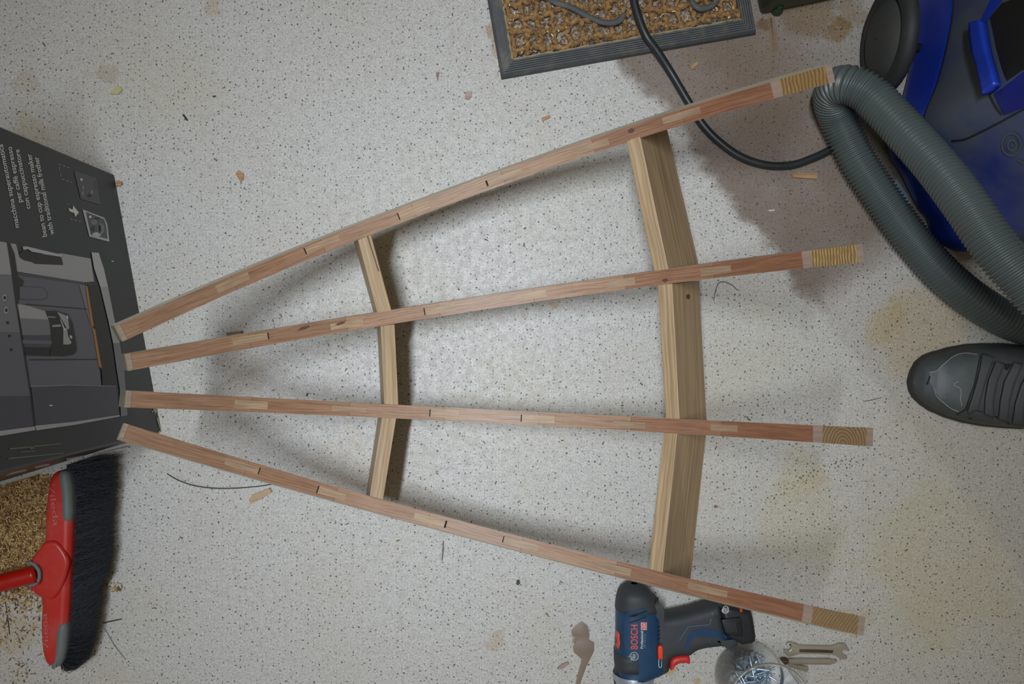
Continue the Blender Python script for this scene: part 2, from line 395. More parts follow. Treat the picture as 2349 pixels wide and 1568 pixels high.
def depth_at(s, total): return DEP * (0.72 + 0.28 * min(1, s / 0.25)) * (1 - 0.3 * max(0, (s - total + 0.2) / 0.2))
def bar(name, k, s0, s1, steps, mats, v0, v1, lift, low, parent, tones=None, zones=None, cutl=0.0, cutr=0.0, ends=(0, 0)):
    """a piece of rib k between arc lengths s0 and s1, lateral range v0..v1 of its thickness, raised lift, down to depth low"""
    ss = [s0 + (s1 - s0) * i / steps for i in range(steps + 1)] if not isinstance(steps, list) else steps
    V, Fc, UV, MI, TN = [], [], [], [], []
    tot = ribdat[k][4][-1]
    for i, s in enumerate(ss):
        p, t, r, n = rib_at(k, s); dp = low if low else depth_at(s, tot)
        cut = t * (cutl * max(0, 1 - (s - ss[0]) / 0.04) - cutr * ((s - ss[0]) / (ss[-1] - ss[0])))
        for (v, b) in ((v0, 0), (v1, 0), (v1, 1), (v0, 1)):
            V.append(p + n * (T * v) + r * (lift if not b else -dp) + (cut if b else Vector()))
    for i in range(len(ss) - 1):
        a = i * 4; c = a + 4; u0, u1 = ss[i], ss[i + 1]; z = zones(0.5 * (u0 + u1)) if zones else 0
        for q, (e, f2, mi) in enumerate(((0, 1, z), (1, 2, 1 if len(mats) > 1 else 0), (2, 3, z), (3, 0, 1 if len(mats) > 1 else 0))):
            Fc.append((a + e, c + e, c + f2, a + f2)); MI.append(mi)
            w0, w1 = (v0 * T, v1 * T) if q in (0, 2) else (0.0, DEP)
            w0 += k * 0.13 + q * 0.03; w1 += k * 0.13 + q * 0.03
            UV.append([(u0, w0), (u1, w0), (u1, w1), (u0, w1)]); TN.append(tones(0.5 * (u0 + u1)) if tones else (1, 1, 1))
    e = (len(ss) - 1) * 4
    for idx, fc in enumerate(((0, 1, 2, 3), (e + 3, e + 2, e + 1, e))):
        Fc.append(fc); MI.append(ends[idx]); UV.append([(0, 0), (T, 0), (T, DEP), (0, DEP)]); TN.append((1, 1, 1))
    o = obj(name, V, Fc, mats, parent, uv=UV, mi=MI)
    at = o.data.attributes.new('tone', 'FLOAT_COLOR', 'CORNER')
    for p in o.data.polygons:
        for li in p.loop_indices: at.data[li].color = (*TN[p.index], 1)
    bm = bmesh.new(); bm.from_mesh(o.data); bmesh.ops.recalc_face_normals(bm, faces=bm.faces); bm.to_mesh(o.data); bm.free()
    return o
PLACE = ['topmost', 'second from top', 'third from top', 'lowest']
TEN = [ # per joint 1..6: start/end offset from the joint (m), lateral range, gap side (-1 left, 1 right, 0 none)
  [(-.021, .019, -.22, .30, 0), (-.021, .021, -.10, .36, -1), (-.019, .020, -.26, .26, -1), (-.020, .024, -.20, .20, -1), (-.020, .019, -.26, .20, 0), (-.023, .022, -.10, .34, 0)],
  [(-.019, .021, -.12, .34, 1), (-.019, .020, -.26, .20, 0), (-.017, .020, -.24, .28, -1), (-.021, .016, -.22, .30, 0), (-.021, .013, -.26, .26, 0), (-.016, .021, -.26, .22, 0)],
  [(-.020, .019, -.28, .26, 0), (-.021, .020, -.20, .22, 0), (-.017, .018, -.24, .30, -1), (-.020, .020, -.28, .24, -1), (-.021, .018, -.30, .14, 0), (-.013, .020, -.16, .24, 0)],
  [(-.026, .014, -.16, .30, 1), (-.021, .012, -.30, .22, -1), (-.018, .020, -.28, .24, 1), (-.022, .020, -.24, .22, -1), (-.021, .018, -.30, .20, 0), (-.024, .022, -.16, .26, 0)]]
for k in range(4):
    arc = ribdat[k][4]; jt = [arc[i * PER] for i in range(9)]
    ss = []
    for i in range(7):
        a, b = jt[i], jt[i + 1]; ss += [a + (0.0003 if i else 0) + (b - a - 0.0006) * q / 12 for q in range(12)]
        ss.append(b - 0.0003 if i < 6 else b)
    def tone(s, jt=jt, k=k):
        for i in range(7):
            if s <= jt[i + 1]: break
        if i < 6 and abs(s - jt[i + 1]) < 0.0004: return (0.55, 0.5, 0.48)
        c = TONES[i]; q = 0.97 + 0.05 * ((k * 7 + i * 3) % 5) / 4
        return tuple(x * q for x in c)
    lip = jt[0] + 0.0035
    rib = bar('rib', k, 0, 0, ss, [M_RIB, M_SIDE, M_ENDCAP, M_PALE], -0.5, 0.5, 0.0, None, FRAME, tones=tone, cutl=0.0095, ends=(2, 3))
    rib['label'] = PLACE[k] + ' curved rib of reddish timber'
    bar('end_lip', k, 0.0, 0.0045, 2, [M_LIP], -0.5, 0.5, 0.0004, 0.003, rib)
    for i, (a, b, v0, v1, gap) in enumerate(TEN[k]):
        j = jt[i + 1]
        tn = bar('tenon', k, j + a, j + b, 6, [M_TENON], v0, v1, 0.00035, 0.004, rib, tones=lambda s, i=i, k=k: tuple((q + 0.05 * ((i + k) % 3)) * (0.86 if i >= 4 else 1.0) for q in (0.92, 0.91, 0.89)))
        if gap:
            e0 = j + a - 0.0016 if gap < 0 else j + b
            bar('joint_gap', k, e0, e0 + (0.0022 if (k, i) in ((0, 3), (3, 2)) else 0.0012), 1, [M_GAP], v0, v1, 0.0005, 0.003, rib)
    g0 = jt[7]; tot = arc[-1]; ln = tot - g0
    cen = [(g0 + .02, 0, 0.1), (g0 + .02, 0.13, 0.06), (g0 + .036, 0.26 - 0.008, 0), (g0 + .05, 0.39, 0.5)][k]
    meg = endgrain('end_grain_%s' % 'abcd'[k], 'RINGS' if k == 2 else 'BANDS', [.0040, .0034, .0034, .0030][k], cen, *([((122, 94, 56), (160, 130, 82)), ((130, 102, 62), (186, 158, 106)), ((124, 100, 72), (156, 130, 94)), ((130, 106, 76), (150, 126, 90))][k]))
    def zone(s, g0=g0, ln=ln):
        f = (s - g0) / ln; return 0 if f < 0.155 or f > 0.90 else 2
    sb = [g0 + ln * f for f in (0, .155, .156, .3, .45, .6, .75, .899, .901, 1.0)]
    eb = bar('end_block', k, 0, 0, sb, [M_PALE, M_SIDE, meg], -0.5, 0.5, 0.0001, None, rib, zones=zone, ends=(0, 0), cutr=0.90 * DEP)
    eb['label'] = 'yellowish end block showing end grain'
    # deepest point of the frame decides where it rests
def lin_solve_perp(R, L, px, py):
    """point on the pixel's ray such that (P-R) is square to (L-R)"""
    a = W(px, py, 0.0); b = W(px, py, 0.5); e = L - R
    f0 = (a - R).dot(e); f1 = (b - R).dot(e); t = f0 / (f0 - f1) * 0.5
    return W(px, py, max(0.001, t))
def spacer(ka, kb, A, B, kind):
    """A/B: pixel triples (outer low edge / top edges) at the two ends; kind 'small': face,ridge,top-right; 'big': top-left,ridge,face-bottom"""
    ends = []
    for k, (l, m_, r) in ((ka, A), (kb, B)):
        rec = 0.003
        if kind == 'small':
            Rm = W(*m_, rib_z_at_px(k, m_[0]) - rec); Rr = W(*r, rib_z_at_px(k, r[0]) - rec)
            d = (Rr - Rm); dn = Vector((-d.z, 0, d.x)).normalized(); dn = -dn if dn.z > 0 else dn      # downwards, square to the top
            low = 0.113
            # lean the left face so it shows as wide as in the photograph
            Pm = Rm + dn * low; want = W(*l, Pm.z); Pm = Vector((want.x, want.y, Pm.z))
            ends.append([Rm, Rr, Rr + (Pm - Rm) + d.normalized() * 0.003, Pm])
        else:
            Rl = W(*l, rib_z_at_px(k, l[0]) - rec); Rm = W(*m_, rib_z_at_px(k, m_[0]) - rec)
            Pr = lin_solve_perp(Rm, Rl, *r)
            ends.append([Rl, Rm, Pr, Pr + (Rl - Rm)])
    (a, b) = ends; ax = [(q - p).normalized() * 0.0025 for p, q in zip(a, b)]
    a = [p - e for p, e in zip(a, ax)]; b = [p + e for p, e in zip(b, ax)]
    V = a + b; L = (b[0] - a[0]).length; Fc, UV, MI = [], [], []; off = 0.2 * (ka + 1) + (3 if kind == 'big' else 0)
    for q in range(4):
        q2 = (q + 1) % 4; Fc.append((q, q2, 4 + q2, 4 + q)); wd = (a[q2] - a[q]).length
        UV.append([(off, q * .1 + off), (off, q * .1 + wd + off), (off + L, q * .1 + wd + off), (off + L, q * .1 + off)]); MI.append(0 if q == 0 else 1)
    Fc += [(3, 2, 1, 0), (4, 5, 6, 7)]; UV += [[(0, 0), (0.02, 0), (.02, .07), (0, .07)]] * 2; MI += [1, 1]
    o = obj('spacer', V, Fc, [M_OAK, M_OAK2], FRAME, uv=UV, mi=MI)
    bm = bmesh.new(); bm.from_mesh(o.data); bmesh.ops.recalc_face_normals(bm, faces=bm.faces); bm.to_mesh(o.data); bm.free()
    bevel(o, 0.0008, 2); return o
sm = [spacer(0, 1, ((811, 551), (820.5, 548), (851, 537)), ((857.7, 720), (866, 719), (899, 714.5)), 'small'),
      spacer(1, 2, ((865, 752), (873, 751.5), (905.5, 748)), ((874, 926), (881.5, 926), (914, 927)), 'small'),
      spacer(2, 3, ((866.5, 959), (875.7, 959.3), (909, 960)), ((839.6, 1134.4), (848, 1138), (879, 1144.7)), 'small')]
bg = [spacer(0, 1, ((1437, 325), (1469, 316.5), (1531, 297)), ((1501, 624), (1533, 617.5), (1603, 607)), 'big'),
      spacer(1, 2, ((1509, 657), (1542, 655), (1604.5, 648.5)), ((1526.7, 957), (1558.6, 959), (1621, 961)), 'big'),
      spacer(2, 3, ((1521.7, 994), (1553, 995), (1620, 997.5)), ((1488, 1299), (1520.5, 1307.7), (1584.7, 1323.4)), 'big')]
for o in sm: o['label'] = 'narrow oak spacer of the short row'
for o in bg: o['label'] = 'wide oak spacer of the long row'
zmin = min(v.z for n_, (vv, ff) in GEO.items() if n_.split('.')[0] in ('rib', 'spacer', 'end_block') for v in vv)
print('FRAME LOWEST', zmin, [round(min(v.z for v in GEO[o.name][0]), 4) for o in sm + bg])
# a dark streak and a knot in the oak
bm_s = bvh_of(sm[0]); bm_b = bvh_of(bg[1])
M_KNOT = plain('dark_knot', (84, 62, 42), 0.6)
V, Fc = laid(*stroke_px([(843, 541), (847, 556), (853, 574), (859, 592), (865, 612), (869, 622)], 2.2), bm_s, 0.0004); obj('bark_streak', V, Fc, M_KNOT, sm[0])
V, Fc = laid(*ring_px((1578, 680), 0.5, 6, 14, 0.75), bm_b, 0.0004); obj('knot', V, Fc, M_KNOT, bg[1])

ribs_ = [D.objects['rib'], D.objects['rib.001'], D.objects['rib.002'], D.objects['rib.003']]
M_MARK = plain('dark_wood_mark', (92, 62, 50), 0.6)
for k_, q in ((1, [(682, 758), (690, 750), (706, 746), (712, 748), (700, 755)]), (1, [(768, 744), (780, 738), (792, 736), (790, 741), (776, 746)]), (0, [(1440, 298), (1450, 293), (1457, 298), (1450, 305), (1442, 304)]), (1, [(1518, 643), (1528, 637), (1534, 642), (1526, 648)])):
    V, Fc = patch(q, bvh_of(ribs_[k_]), 0.0004); obj('wood_mark', V, Fc, M_MARK, ribs_[k_], fix=False)

# ------------------------------------------------------------------ printed cardboard box
A0, B0 = W(262, 399), W(370, 990)
hb = 0.43; inn = Vector((-0.955, -0.295, 0)); inA = Vector((-0.984, -0.175, 0))
A1, B1 = A0 + inA * 0.36, B0 + inn * 0.36
M_CARD = plain('black_printed_card', (42, 46, 48), 0.42, var=0.15, scale=30, dust=0.12, dustc=(96, 98, 96))
M_KRAFT = plain('brown_cardboard', (120, 100, 86), 0.8, scale=120)
BOX = thing('cardboard_box', 'black cardboard box printed with a silver coffee machine, standing left of the wooden ribs', 'box', (A0 + B0) / 2)
rows = 5; V = []; Fc = []
prof = [A0, A0.lerp(B0, .25), A0.lerp(B0, .5), A0.lerp(B0, .75), B0, B1, A1]
for zz in (0.0, 0.004, hb): V += [p + Vector((0, 0, zz)) for p in prof]
for r in range(2):
    for q in range(7): Fc.append((r * 7 + q, r * 7 + (q + 1) % 7, (r + 1) * 7 + (q + 1) % 7, (r + 1) * 7 + q))
Fc += [tuple(range(7))[::-1], tuple(14 + q for q in range(7))]
body = obj('carton', V, Fc, M_CARD, BOX); bevel(body, 0.003, 3)
pn = Vector(((B0 - A0).normalized().y, -(B0 - A0).normalized().x, 0)); pn = pn if pn.x > 0 else -pn
def face_pt(px, py, off=0.0004):
    d = W(px, py) - CAM; t = (A0 - CAM).dot(pn) / d.dot(pn); return CAM + d * t + pn * off
def face_poly(poly, off): return [face_pt(*p, off) for p in poly], [tuple(range(len(poly)))]
z2 = lambda L: [Z(c, 2.8, (0, 540)) for c in L]
z1 = lambda L: [Z(c, 3.92, (0, 280)) for c in L]
pm = {n_: plain('print_' + n_, c, 0.45, var=0.06, scale=20) for n_, c in dict(silver=(178, 179, 184), light=(200, 201, 204), mid=(128, 129, 138), grey=(108, 108, 118), dark=(78, 77, 88), black=(28, 27, 27), orange=(190, 130, 52), white=(230, 230, 228), thumb=(84, 86, 88)).items()}
mk = list(pm); mm = [pm[n_] for n_ in mk]
def ell(c, rx, ry, n=20): return [(c[0] + rx * math.cos(2 * PI * k / n), c[1] + ry * math.sin(2 * PI * k / n)) for k in range(n)]
pic = []
def pp(col, poly, lv): pic.append((*face_poly(poly, 0.0003 + 0.00018 * lv), mk.index(col)))
pp('silver', z2([(-60, 30), (40, 45), (75, 250), (-60, 250)]), 1)
pp('mid', z2([(-60, 250), (75, 250), (100, 430), (130, 620), (-60, 620)]), 1)
pp('grey', z2([(-60, 620), (130, 620), (165, 830), (195, 1030), (-60, 1030)]), 1)
pp('dark', z2([(-60, 1030), (195, 1030), (225, 1250), (-60, 1290)]), 1)
pp('black', z2([(40, 45), (60, 48), (90, 120), (110, 260), (150, 290), (110, 440), (190, 960), (228, 1250), (218, 1252), (190, 1020), (95, 430), (70, 240)]), 2)
pp('silver', z2([(60, 50), (100, 55), (118, 125), (395, 115), (580, 148), (602, 295), (540, 300), (105, 232), (85, 135)]), 1)
pp('black', z2([(118, 118), (145, 95), (180, 98), (200, 110), (390, 138), (402, 190), (218, 182), (205, 172), (150, 160), (120, 138)]), 2)
pp('light', z2([(140, 72), (165, 70), (395, 125), (390, 138), (200, 105), (175, 88), (145, 92)]), 3)
pp('grey', z2([(105, 240), (300, 268), (540, 310), (560, 470), (600, 590), (625, 795), (650, 965), (190, 965), (130, 640), (100, 430)]), 1)
pp('dark', z2([(105, 236), (540, 300), (540, 314), (105, 252)]), 3)
pp('dark', z2([(120, 325), (270, 330), (302, 365), (300, 400), (270, 416), (120, 412)]), 2)
pp('grey', z2([(120, 330), (267, 335), (296, 367), (294, 396), (267, 411), (120, 407)]), 3)
pp('silver', z2([(105, 440), (190, 455), (290, 488), (312, 540), (112, 530)]), 2)
pp('mid', z2([(112, 530), (312, 540), (325, 640), (132, 640)]), 2)
pp('dark', z2([(132, 640), (325, 640), (328, 720), (145, 715)]), 2)
pp('grey', z2([(138, 670), (327, 675), (327, 700), (140, 695)]), 3)
pp('black', z2([(145, 715), (328, 720), (320, 775), (155, 770)]), 2)
pp('black', z2([(285, 484), (350, 482), (430, 505), (462, 560), (478, 650), (490, 735), (470, 765), (400, 776), (315, 772), (328, 690), (315, 560)]), 3)
for q in ([(360, 490), (430, 520), (440, 600), (425, 600)], [(400, 600), (425, 590), (430, 640), (455, 690), (440, 700), (400, 700)], [(330, 576), (385, 572), (385, 585), (330, 588)], [(300, 520), (350, 522), (350, 528), (300, 526)]):
    pp('silver', z2(q), 4)
for q in ([(420, 515), (430, 515), (432, 535), (424, 535)], [(440, 640), (455, 645), (458, 662), (445, 660)], [(375, 530), (385, 545), (415, 610), (405, 612)]): pp('white', z2(q), 5)
pp('orange', z2([(543, 320), (558, 326), (598, 583), (582, 583)]), 3); pp('orange', z2([(590, 594), (606, 600), (650, 858), (630, 840)]), 3)
pp('mid', z2([(505, 318), (540, 320), (580, 583), (545, 470)]), 3)
pp('black', z2([(560, 318), (612, 320), (690, 570), (730, 800), (742, 966), (655, 966), (650, 860), (606, 596), (598, 580)]), 2)
pp('light', z2([(583, 108), (630, 112), (662, 210), (690, 330), (640, 330), (600, 210)]), 3)
pp('silver', z2([(640, 330), (690, 330), (735, 560), (765, 690), (722, 690), (690, 540)]), 3)
pp('mid', z2([(722, 690), (765, 690), (795, 880), (815, 1155), (772, 1162), (765, 980), (745, 860)]), 3)
pp('black', z2([(185, 795), (622, 792), (622, 798), (185, 801)]), 3); pp('black', z2([(160, 438), (560, 470), (560, 476), (160, 444)]), 3)
pp('dark', z2([(195, 968), (742, 966), (765, 1150), (228, 1240)]), 2); pp('mid', z2([(190, 962), (440, 955), (742, 965), (742, 970), (440, 965), (193, 975)]), 3)
pp('silver', z2([(220, 1222), (480, 1195), (765, 1152), (765, 1162), (480, 1215), (228, 1252)]), 3); pp('silver', z2([(-60, 1262), (218, 1226), (222, 1250), (-60, 1296)]), 3)
for c in ((25, 400), (35, 480)): pp('light', z2(ell(c, 15, 21)), 2); pp('black', z2(ell(c, 9, 13)), 3)
for c in ((45, 560), (57, 645), (68, 733)): pp('black', z2(ell(c, 9, 10)), 2)
pp('white', z2(ell((322, 1092), 14, 4)), 4); pp('white', z2(ell((718, 166), 9, 3)), 4)
pp('thumb', z1([(664, 440), (858, 500), (902, 745), (722, 690)]), 1)
for c, rx, ry, col in (((728, 517), 12, 14, 'light'), ((742, 590), 10, 22, 'mid'), ((820, 630), 14, 20, 'mid'), ((800, 660), 18, 16, 'black'), ((740, 640), 12, 22, 'mid'), ((860, 560), 14, 40, 'dark')): pp(col, z1(ell(c, rx, ry)), 2)
pp('light', z1([(740, 785), (935, 860), (962, 920), (980, 1075), (800, 1028)]), 1); pp('thumb', z1([(768, 808), (930, 872), (950, 930), (962, 1050), (812, 1010)]), 2)
for c, rx, ry, col in (((806, 852), 12, 12, 'white'), ((840, 900), 30, 24, 'mid'), ((900, 960), 34, 50, 'mid'), ((890, 960), 14, 40, 'black'), ((830, 960), 14, 22, 'black'), ((865, 1010), 40, 20, 'light'), ((870, 865), 24, 10, 'black')): pp(col, z1(ell(c, rx, ry)), 3)
pp('white', z1([(610, 772), (650, 786), (654, 748), (706, 814), (672, 852), (664, 818), (622, 802)]), 1)
for q in ([(520, 378), (545, 386)], [(560, 392), (585, 398)], [(600, 405), (622, 412)], [(530, 400), (534, 430)], [(540, 460), (545, 490)], [(552, 512), (575, 520)], [(590, 525), (615, 533)], [(628, 538), (646, 543)], [(600, 735), (612, 740)], [(628, 870), (650, 876)], [(665, 880), (690, 885)], [(705, 888), (725, 892)]):
    V2, F2 = stroke_px(z1(q), 1.1); pic.append(([face_pt(*p, 0.0004) for p in V2], F2, mk.index('silver')))
V, Fc, MI = merge(pic); po = obj('printed_picture', V, Fc, mm, BOX, mi=MI, fix=False); po['label'] = 'printed picture of a silver coffee machine'
V2, F2, tx = [], [], []
for body_t, s0, e0 in (('macchina superautomatica', (43, 521), (5, 330)), ('per caff\u00e8 espresso', (50, 463), (25.5, 336)), ('con cappuccinatore', (69, 478), (43, 342)), ('bean to cup espresso maker', (107, 542), (70.5, 352)), ('with traditional milk frother', (123.5, 537), (87, 359))):
    v_, f_ = text_px(body_t, s0, e0, 11.5); tx.append(([face_pt(*p, 0.0004) for p in v_], f_))
V, Fc, _ = merge(tx); obj('printed_text', V, Fc, pm['white'], BOX, fix=False)
# scuffed bare-card patches along the bottom edge and the lower corner, and the torn label
sc = []
for q in ([(358, 960), (366, 950), (369, 975), (366, 985)], [(350, 938), (358, 934), (362, 944), (354, 948)], [(361, 990), (370, 983), (370, 990)], [(262, 400), (268, 408), (272, 430), (268, 424)], [(346, 943), (352, 941), (350, 947)], [(277, 470), (279, 480), (281, 500), (279, 500)]):
    sc.append((*face_poly(q, 0.0006), 0))
for q in ([(10, 1091), (26, 1083), (60, 1076), (58, 1080), (28, 1087)], [(78, 1070), (110, 1063), (114, 1066), (80, 1074)], [(210, 1040), (290, 1022), (300, 1023), (212, 1044)], [(150, 1052), (190, 1044), (192, 1047), (152, 1056)]):
    sc.append((*face_poly(q, 0.0006), 1))
for q in ([(20, 1028), (138, 1016), (140, 1018), (22, 1031)], [(18, 1050), (146, 1038), (146, 1040), (18, 1053)], [(45, 1036), (80, 1033), (80, 1035), (45, 1038)], [(66, 1024), (76, 1022), (77, 1028), (68, 1030)]):
    sc.append((*face_poly(q, 0.0006), 2))
M_SC = [plain('bare_card_pale', (172, 168, 158), 0.9), plain('bare_card_pink', (150, 132, 130), 0.9), plain('torn_label', (120, 120, 108), 0.9)]
for V, Fc, mi_ in sc: obj('scuff', V, Fc, M_SC[mi_], BOX, fix=False)

# ------------------------------------------------------------------ broom
q3 = lambda L: [Z(c, 2.863, (0, 1020)) for c in L]
M_RED = plain('red_plastic', (186, 44, 36), 0.38, var=0.10, scale=40, dust=0.32, dustc=(170, 112, 110))
M_REDD = plain('red_handle_paint', (168, 24, 14), 0.3, var=0.06)
M_GREY = plain('grey_rubber', (104, 112, 110), 0.6, dust=0.15, dustc=(150, 150, 140))
M_BRIS = plain('black_bristle', (52, 56, 62), 0.36, var=0.6, scale=220, spec=0.6)
zb = 0.045
BROOM = thing('broom', 'red plastic broom head with grey bumpers and black bristles beside a heap of sawdust', 'broom', W(130, 1300))
ol = q3([(345, 196), (380, 172), (430, 168), (456, 195), (470, 300), (470, 550), (462, 800), (440, 1200), (420, 1390), (388, 1450), (340, 1455), (300, 1425), (276, 1330), (268, 1180), (274, 1020), (235, 985), (192, 930), (225, 912), (250, 880), (250, 830), (225, 790), (190, 768), (250, 690), (292, 632), (296, 500), (306, 380), (322, 250)])
ol = [W(*p, zb) for p in ol]
ol_s = [tuple(p) for p in catmull([Vector(p) for p in ol], 3, True)]
hd = slab('head_block', ol_s, 0.018, zb + 0.004, 0.008, M_RED, BROOM, 5)
bb = [W(*p, zb) for p in q3([(395, 176), (430, 166), (458, 193), (474, 300), (474, 486), (414, 486), (404, 320), (388, 215)])]
slab('bumper', [tuple(p) for p in catmull(bb, 3, True)], 0.016, zb + 0.0055, 0.007, M_GREY, BROOM, 4)['label'] = 'grey rubber bumper'
bb = [W(*p, zb) for p in q3([(384, 1182), (442, 1172), (437, 1300), (421, 1395), (390, 1453), (338, 1460), (352, 1425), (364, 1350)])]
slab('bumper', [tuple(p) for p in catmull(bb, 3, True)], 0.016, zb + 0.0055, 0.007, M_GREY, BROOM, 4)['label'] = 'grey rubber bumper'
# raised centre of the head, moulded letters and the socket rim
cc = [W(*p, zb + .008) for p in q3([(290, 640), (370, 640), (440, 740), (440, 820), (405, 930), (350, 1010), (300, 1010), (245, 970), (205, 925), (262, 905), (272, 850), (262, 800), (205, 765), (250, 690)])]
slab('socket_boss', [tuple(p) for p in catmull(cc, 3, True)], zb, zb + 0.0085, 0.004, M_RED, BROOM, 4)
hv = bvh_of(hd)
M_EMB = plain('worn_raised_letter', (188, 92, 88), 0.5)
tx = []
for s0, e0, hgt in (((112, 1108), (124, 1206), 13), ((113, 1494), (108, 1405), 13)):
    v_, f_ = text_px('Vileda', s0, e0, hgt)
    tx.append(([on(hv, *p, 0.0006) for p in v_], f_))
for V, Fc in tx: obj('moulded_lettering', V, Fc, M_EMB, BROOM, fix=False)
pth = catmull([W(84, 1315, .05), W(40, 1326, .054), W(-20, 1342, .06), W(-160, 1376, .08), W(-420, 1440, .13)], 8)
V, Fc = sweep(pth, lambda i: 0.0115, 20); obj('handle', V, Fc, M_REDD, BROOM, True)
V, Fc = sweep(catmull([W(*p, zb + .006) for p in q3([(190, 768), (232, 790), (258, 830), (258, 880), (232, 912), (190, 925)])], 4), lambda i: 0.0026, 8); obj('socket_rim', V, Fc, M_GREY, BROOM, True)
def hairs(items, n=3):
    V, Fc = [], []
    for (p0, p1, p2, r) in items:
        o = len(V); pts = [p0, p0.lerp(p1, .5) * .5 + p1 * .25 + p0.lerp(p1, .5) * .25, p1, p1.lerp(p2, .5), p2]
        for i, p in enumerate(pts):
            t = (pts[min(i + 1, 4)] - pts[max(i - 1, 0)]).normalized(); a = Vector((0, 0, 1)); u = t.cross(a)
            u = u.normalized() if u.length > 1e-4 else Vector((1, 0, 0)); b = u.cross(t); rr = r * (1 - 0.2 * i)
            for k in range(n): V.append(p + u * math.cos(2 * PI * k / n) * rr + b * math.sin(2 * PI * k / n) * rr)
        for i in range(4):
            for k in range(n): Fc.append((o + i * n + k, o + i * n + (k + 1) % n, o + (i + 1) * n + (k + 1) % n, o + (i + 1) * n + k))
    return V, Fc
edge = q3([(775, 95), (770, 300), (752, 500), (748, 700), (722, 850), (668, 930), (668, 1050), (640, 1250), (590, 1400), (500, 1475)])
root = q3([(455, 130), (470, 300), (470, 550), (464, 760), (455, 960), (450, 1050), (441, 1200), (434, 1290), (424, 1380), (412, 1430)])
def along(L, t):
    f = t * (len(L) - 1); i = min(int(f), len(L) - 2); f -= i; return (L[i][0] + (L[i + 1][0] - L[i][0]) * f, L[i][1] + (L[i + 1][1] - L[i][1]) * f)
it = []
for k in range(7500):
    t = rnd.random(); a = along(root, t); b = along(edge, min(1, max(0, t + rnd.gauss(0, .025)))); ln = 1 - abs(rnd.gauss(0, .05)) + (0.04 if rnd.random() < .1 else 0)
    if rnd.random() < .25: ln *= rnd.uniform(.5, 1)
    z0 = rnd.uniform(0.010, zb - 0.004); z1_ = rnd.uniform(0.002, 0.034) * (1 if ln > .8 else 1.15)
    p0 = W(a[0] - 6, a[1], z0); e = (a[0] + (b[0] - a[0]) * ln, a[1] + (b[1] - a[1]) * ln - (1 - t) * 14 * rnd.random())
    p2 = W(*e, z1_); p1 = p0.lerp(p2, .55) + Vector((rnd.gauss(0, .002), rnd.gauss(0, .003), rnd.uniform(0, .007)))
    it.append((p0, p1, p2, rnd.uniform(.00035, .0006)))
V, Fc = hairs(it); br = obj('bristles', V, Fc, M_BRIS, BROOM, fix=False); br['kind'] = 'stuff'
# dense tuft core behind the single hairs
core = [W(*p, .02) for p in root] + [W(a[0] * .45 + b[0] * .55 , a[1] * .45 + b[1] * .55, .012) for a, b in list(zip(edge, root))[::-1]]
slab('tuft_core', [tuple(p) for p in core], 0.002, 0.026, 0.004, M_BRIS, BROOM, 2)

# ------------------------------------------------------------------ sawdust heap
def flakes(n, pos, size, zf, mats_n):
    V, Fc, MI = [], [], []
    for _ in range(n):
        p = pos(); 
        if p is None: continue
        x, y = p; a = rnd.uniform(0, PI); L = size[0] * rnd.uniform(.4, 1.3); wd = size[1] * rnd.uniform(.4, 1.2); tz = rnd.gauss(0, .35)
        u = Vector((math.cos(a), math.sin(a), tz)).normalized(); v = Vector((-math.sin(a), math.cos(a), rnd.gauss(0, .4))).normalized()
        c = Vector((x, y, zf(x, y) + abs(u.z) * L * .5 + .0006)); q = u.cross(v).normalized() * 0.00025
        v_, f_ = box8(c, u * L * .5, v * wd * .5, q); o = len(V); V += v_; Fc += [tuple(i + o for i in f) for f in f_]; MI += [rnd.randrange(mats_n)] * 6
    return V, Fc, MI
saw = [plain('shaving_%s' % n_, c, 0.85) for n_, c in dict(tan=(182, 148, 92), brown=(140, 104, 60), pale=(206, 180, 130), dark=(104, 76, 46), straw=(190, 160, 108)).items()]
hc = W(15, 1215); 
def heap(x, y):
    d = math.hypot((x - hc.x) / 0.10, (y - hc.y) / 0.085); return 0.020 * max(0.0, 1 - d) ** .8 if d < 1 else 0.0
def heap_pos():
    while True:
        x = rnd.uniform(hc.x - .13, hc.x + .07); y = rnd.uniform(hc.y - .17, hc.y + .075)
        d = math.hypot((x - hc.x) / .105, (y - hc.y) / .085); px, py = CX + x * F / H, CY - y * F / H
        if py < 990 + (370 - px) * 0.309 + 12: continue
        dens = 1.0 if d < 1 else math.exp(-(d - 1) * 3.2)
        if rnd.random() < dens: return x, y
V1, F1, MI1 = flakes(6500, heap_pos, (.0048, .0014), heap, 5)
gv, gf = [], []
for i in range(25):
    for j in range(25):
        x = hc.x - .1 + .2 * i / 24; y = hc.y - .085 + .17 * j / 24
        ymax = W(0, 990 + (370 - (CX + x * F / H)) * 0.309 + 10).y
        gv.append(Vector((x, min(y, ymax), heap(x, min(y, ymax)) + (.0002 if heap(x, y) > 0 else -.001))))
for i in range(24):
    for j in range(24): gf.append((i * 25 + j, (i + 1) * 25 + j, (i + 1) * 25 + j + 1, i * 25 + j + 1))
V, Fc, MI = merge([(V1, F1), (gv, gf)]); MI = MI1 + [1] * len(gf)
tag(obj('sawdust_heap', V, Fc, saw, None, origin=hc, mi=MI, fix=False), 'heap of tan sawdust and shavings left of the broom under its red handle', 'sawdust', kind='stuff')

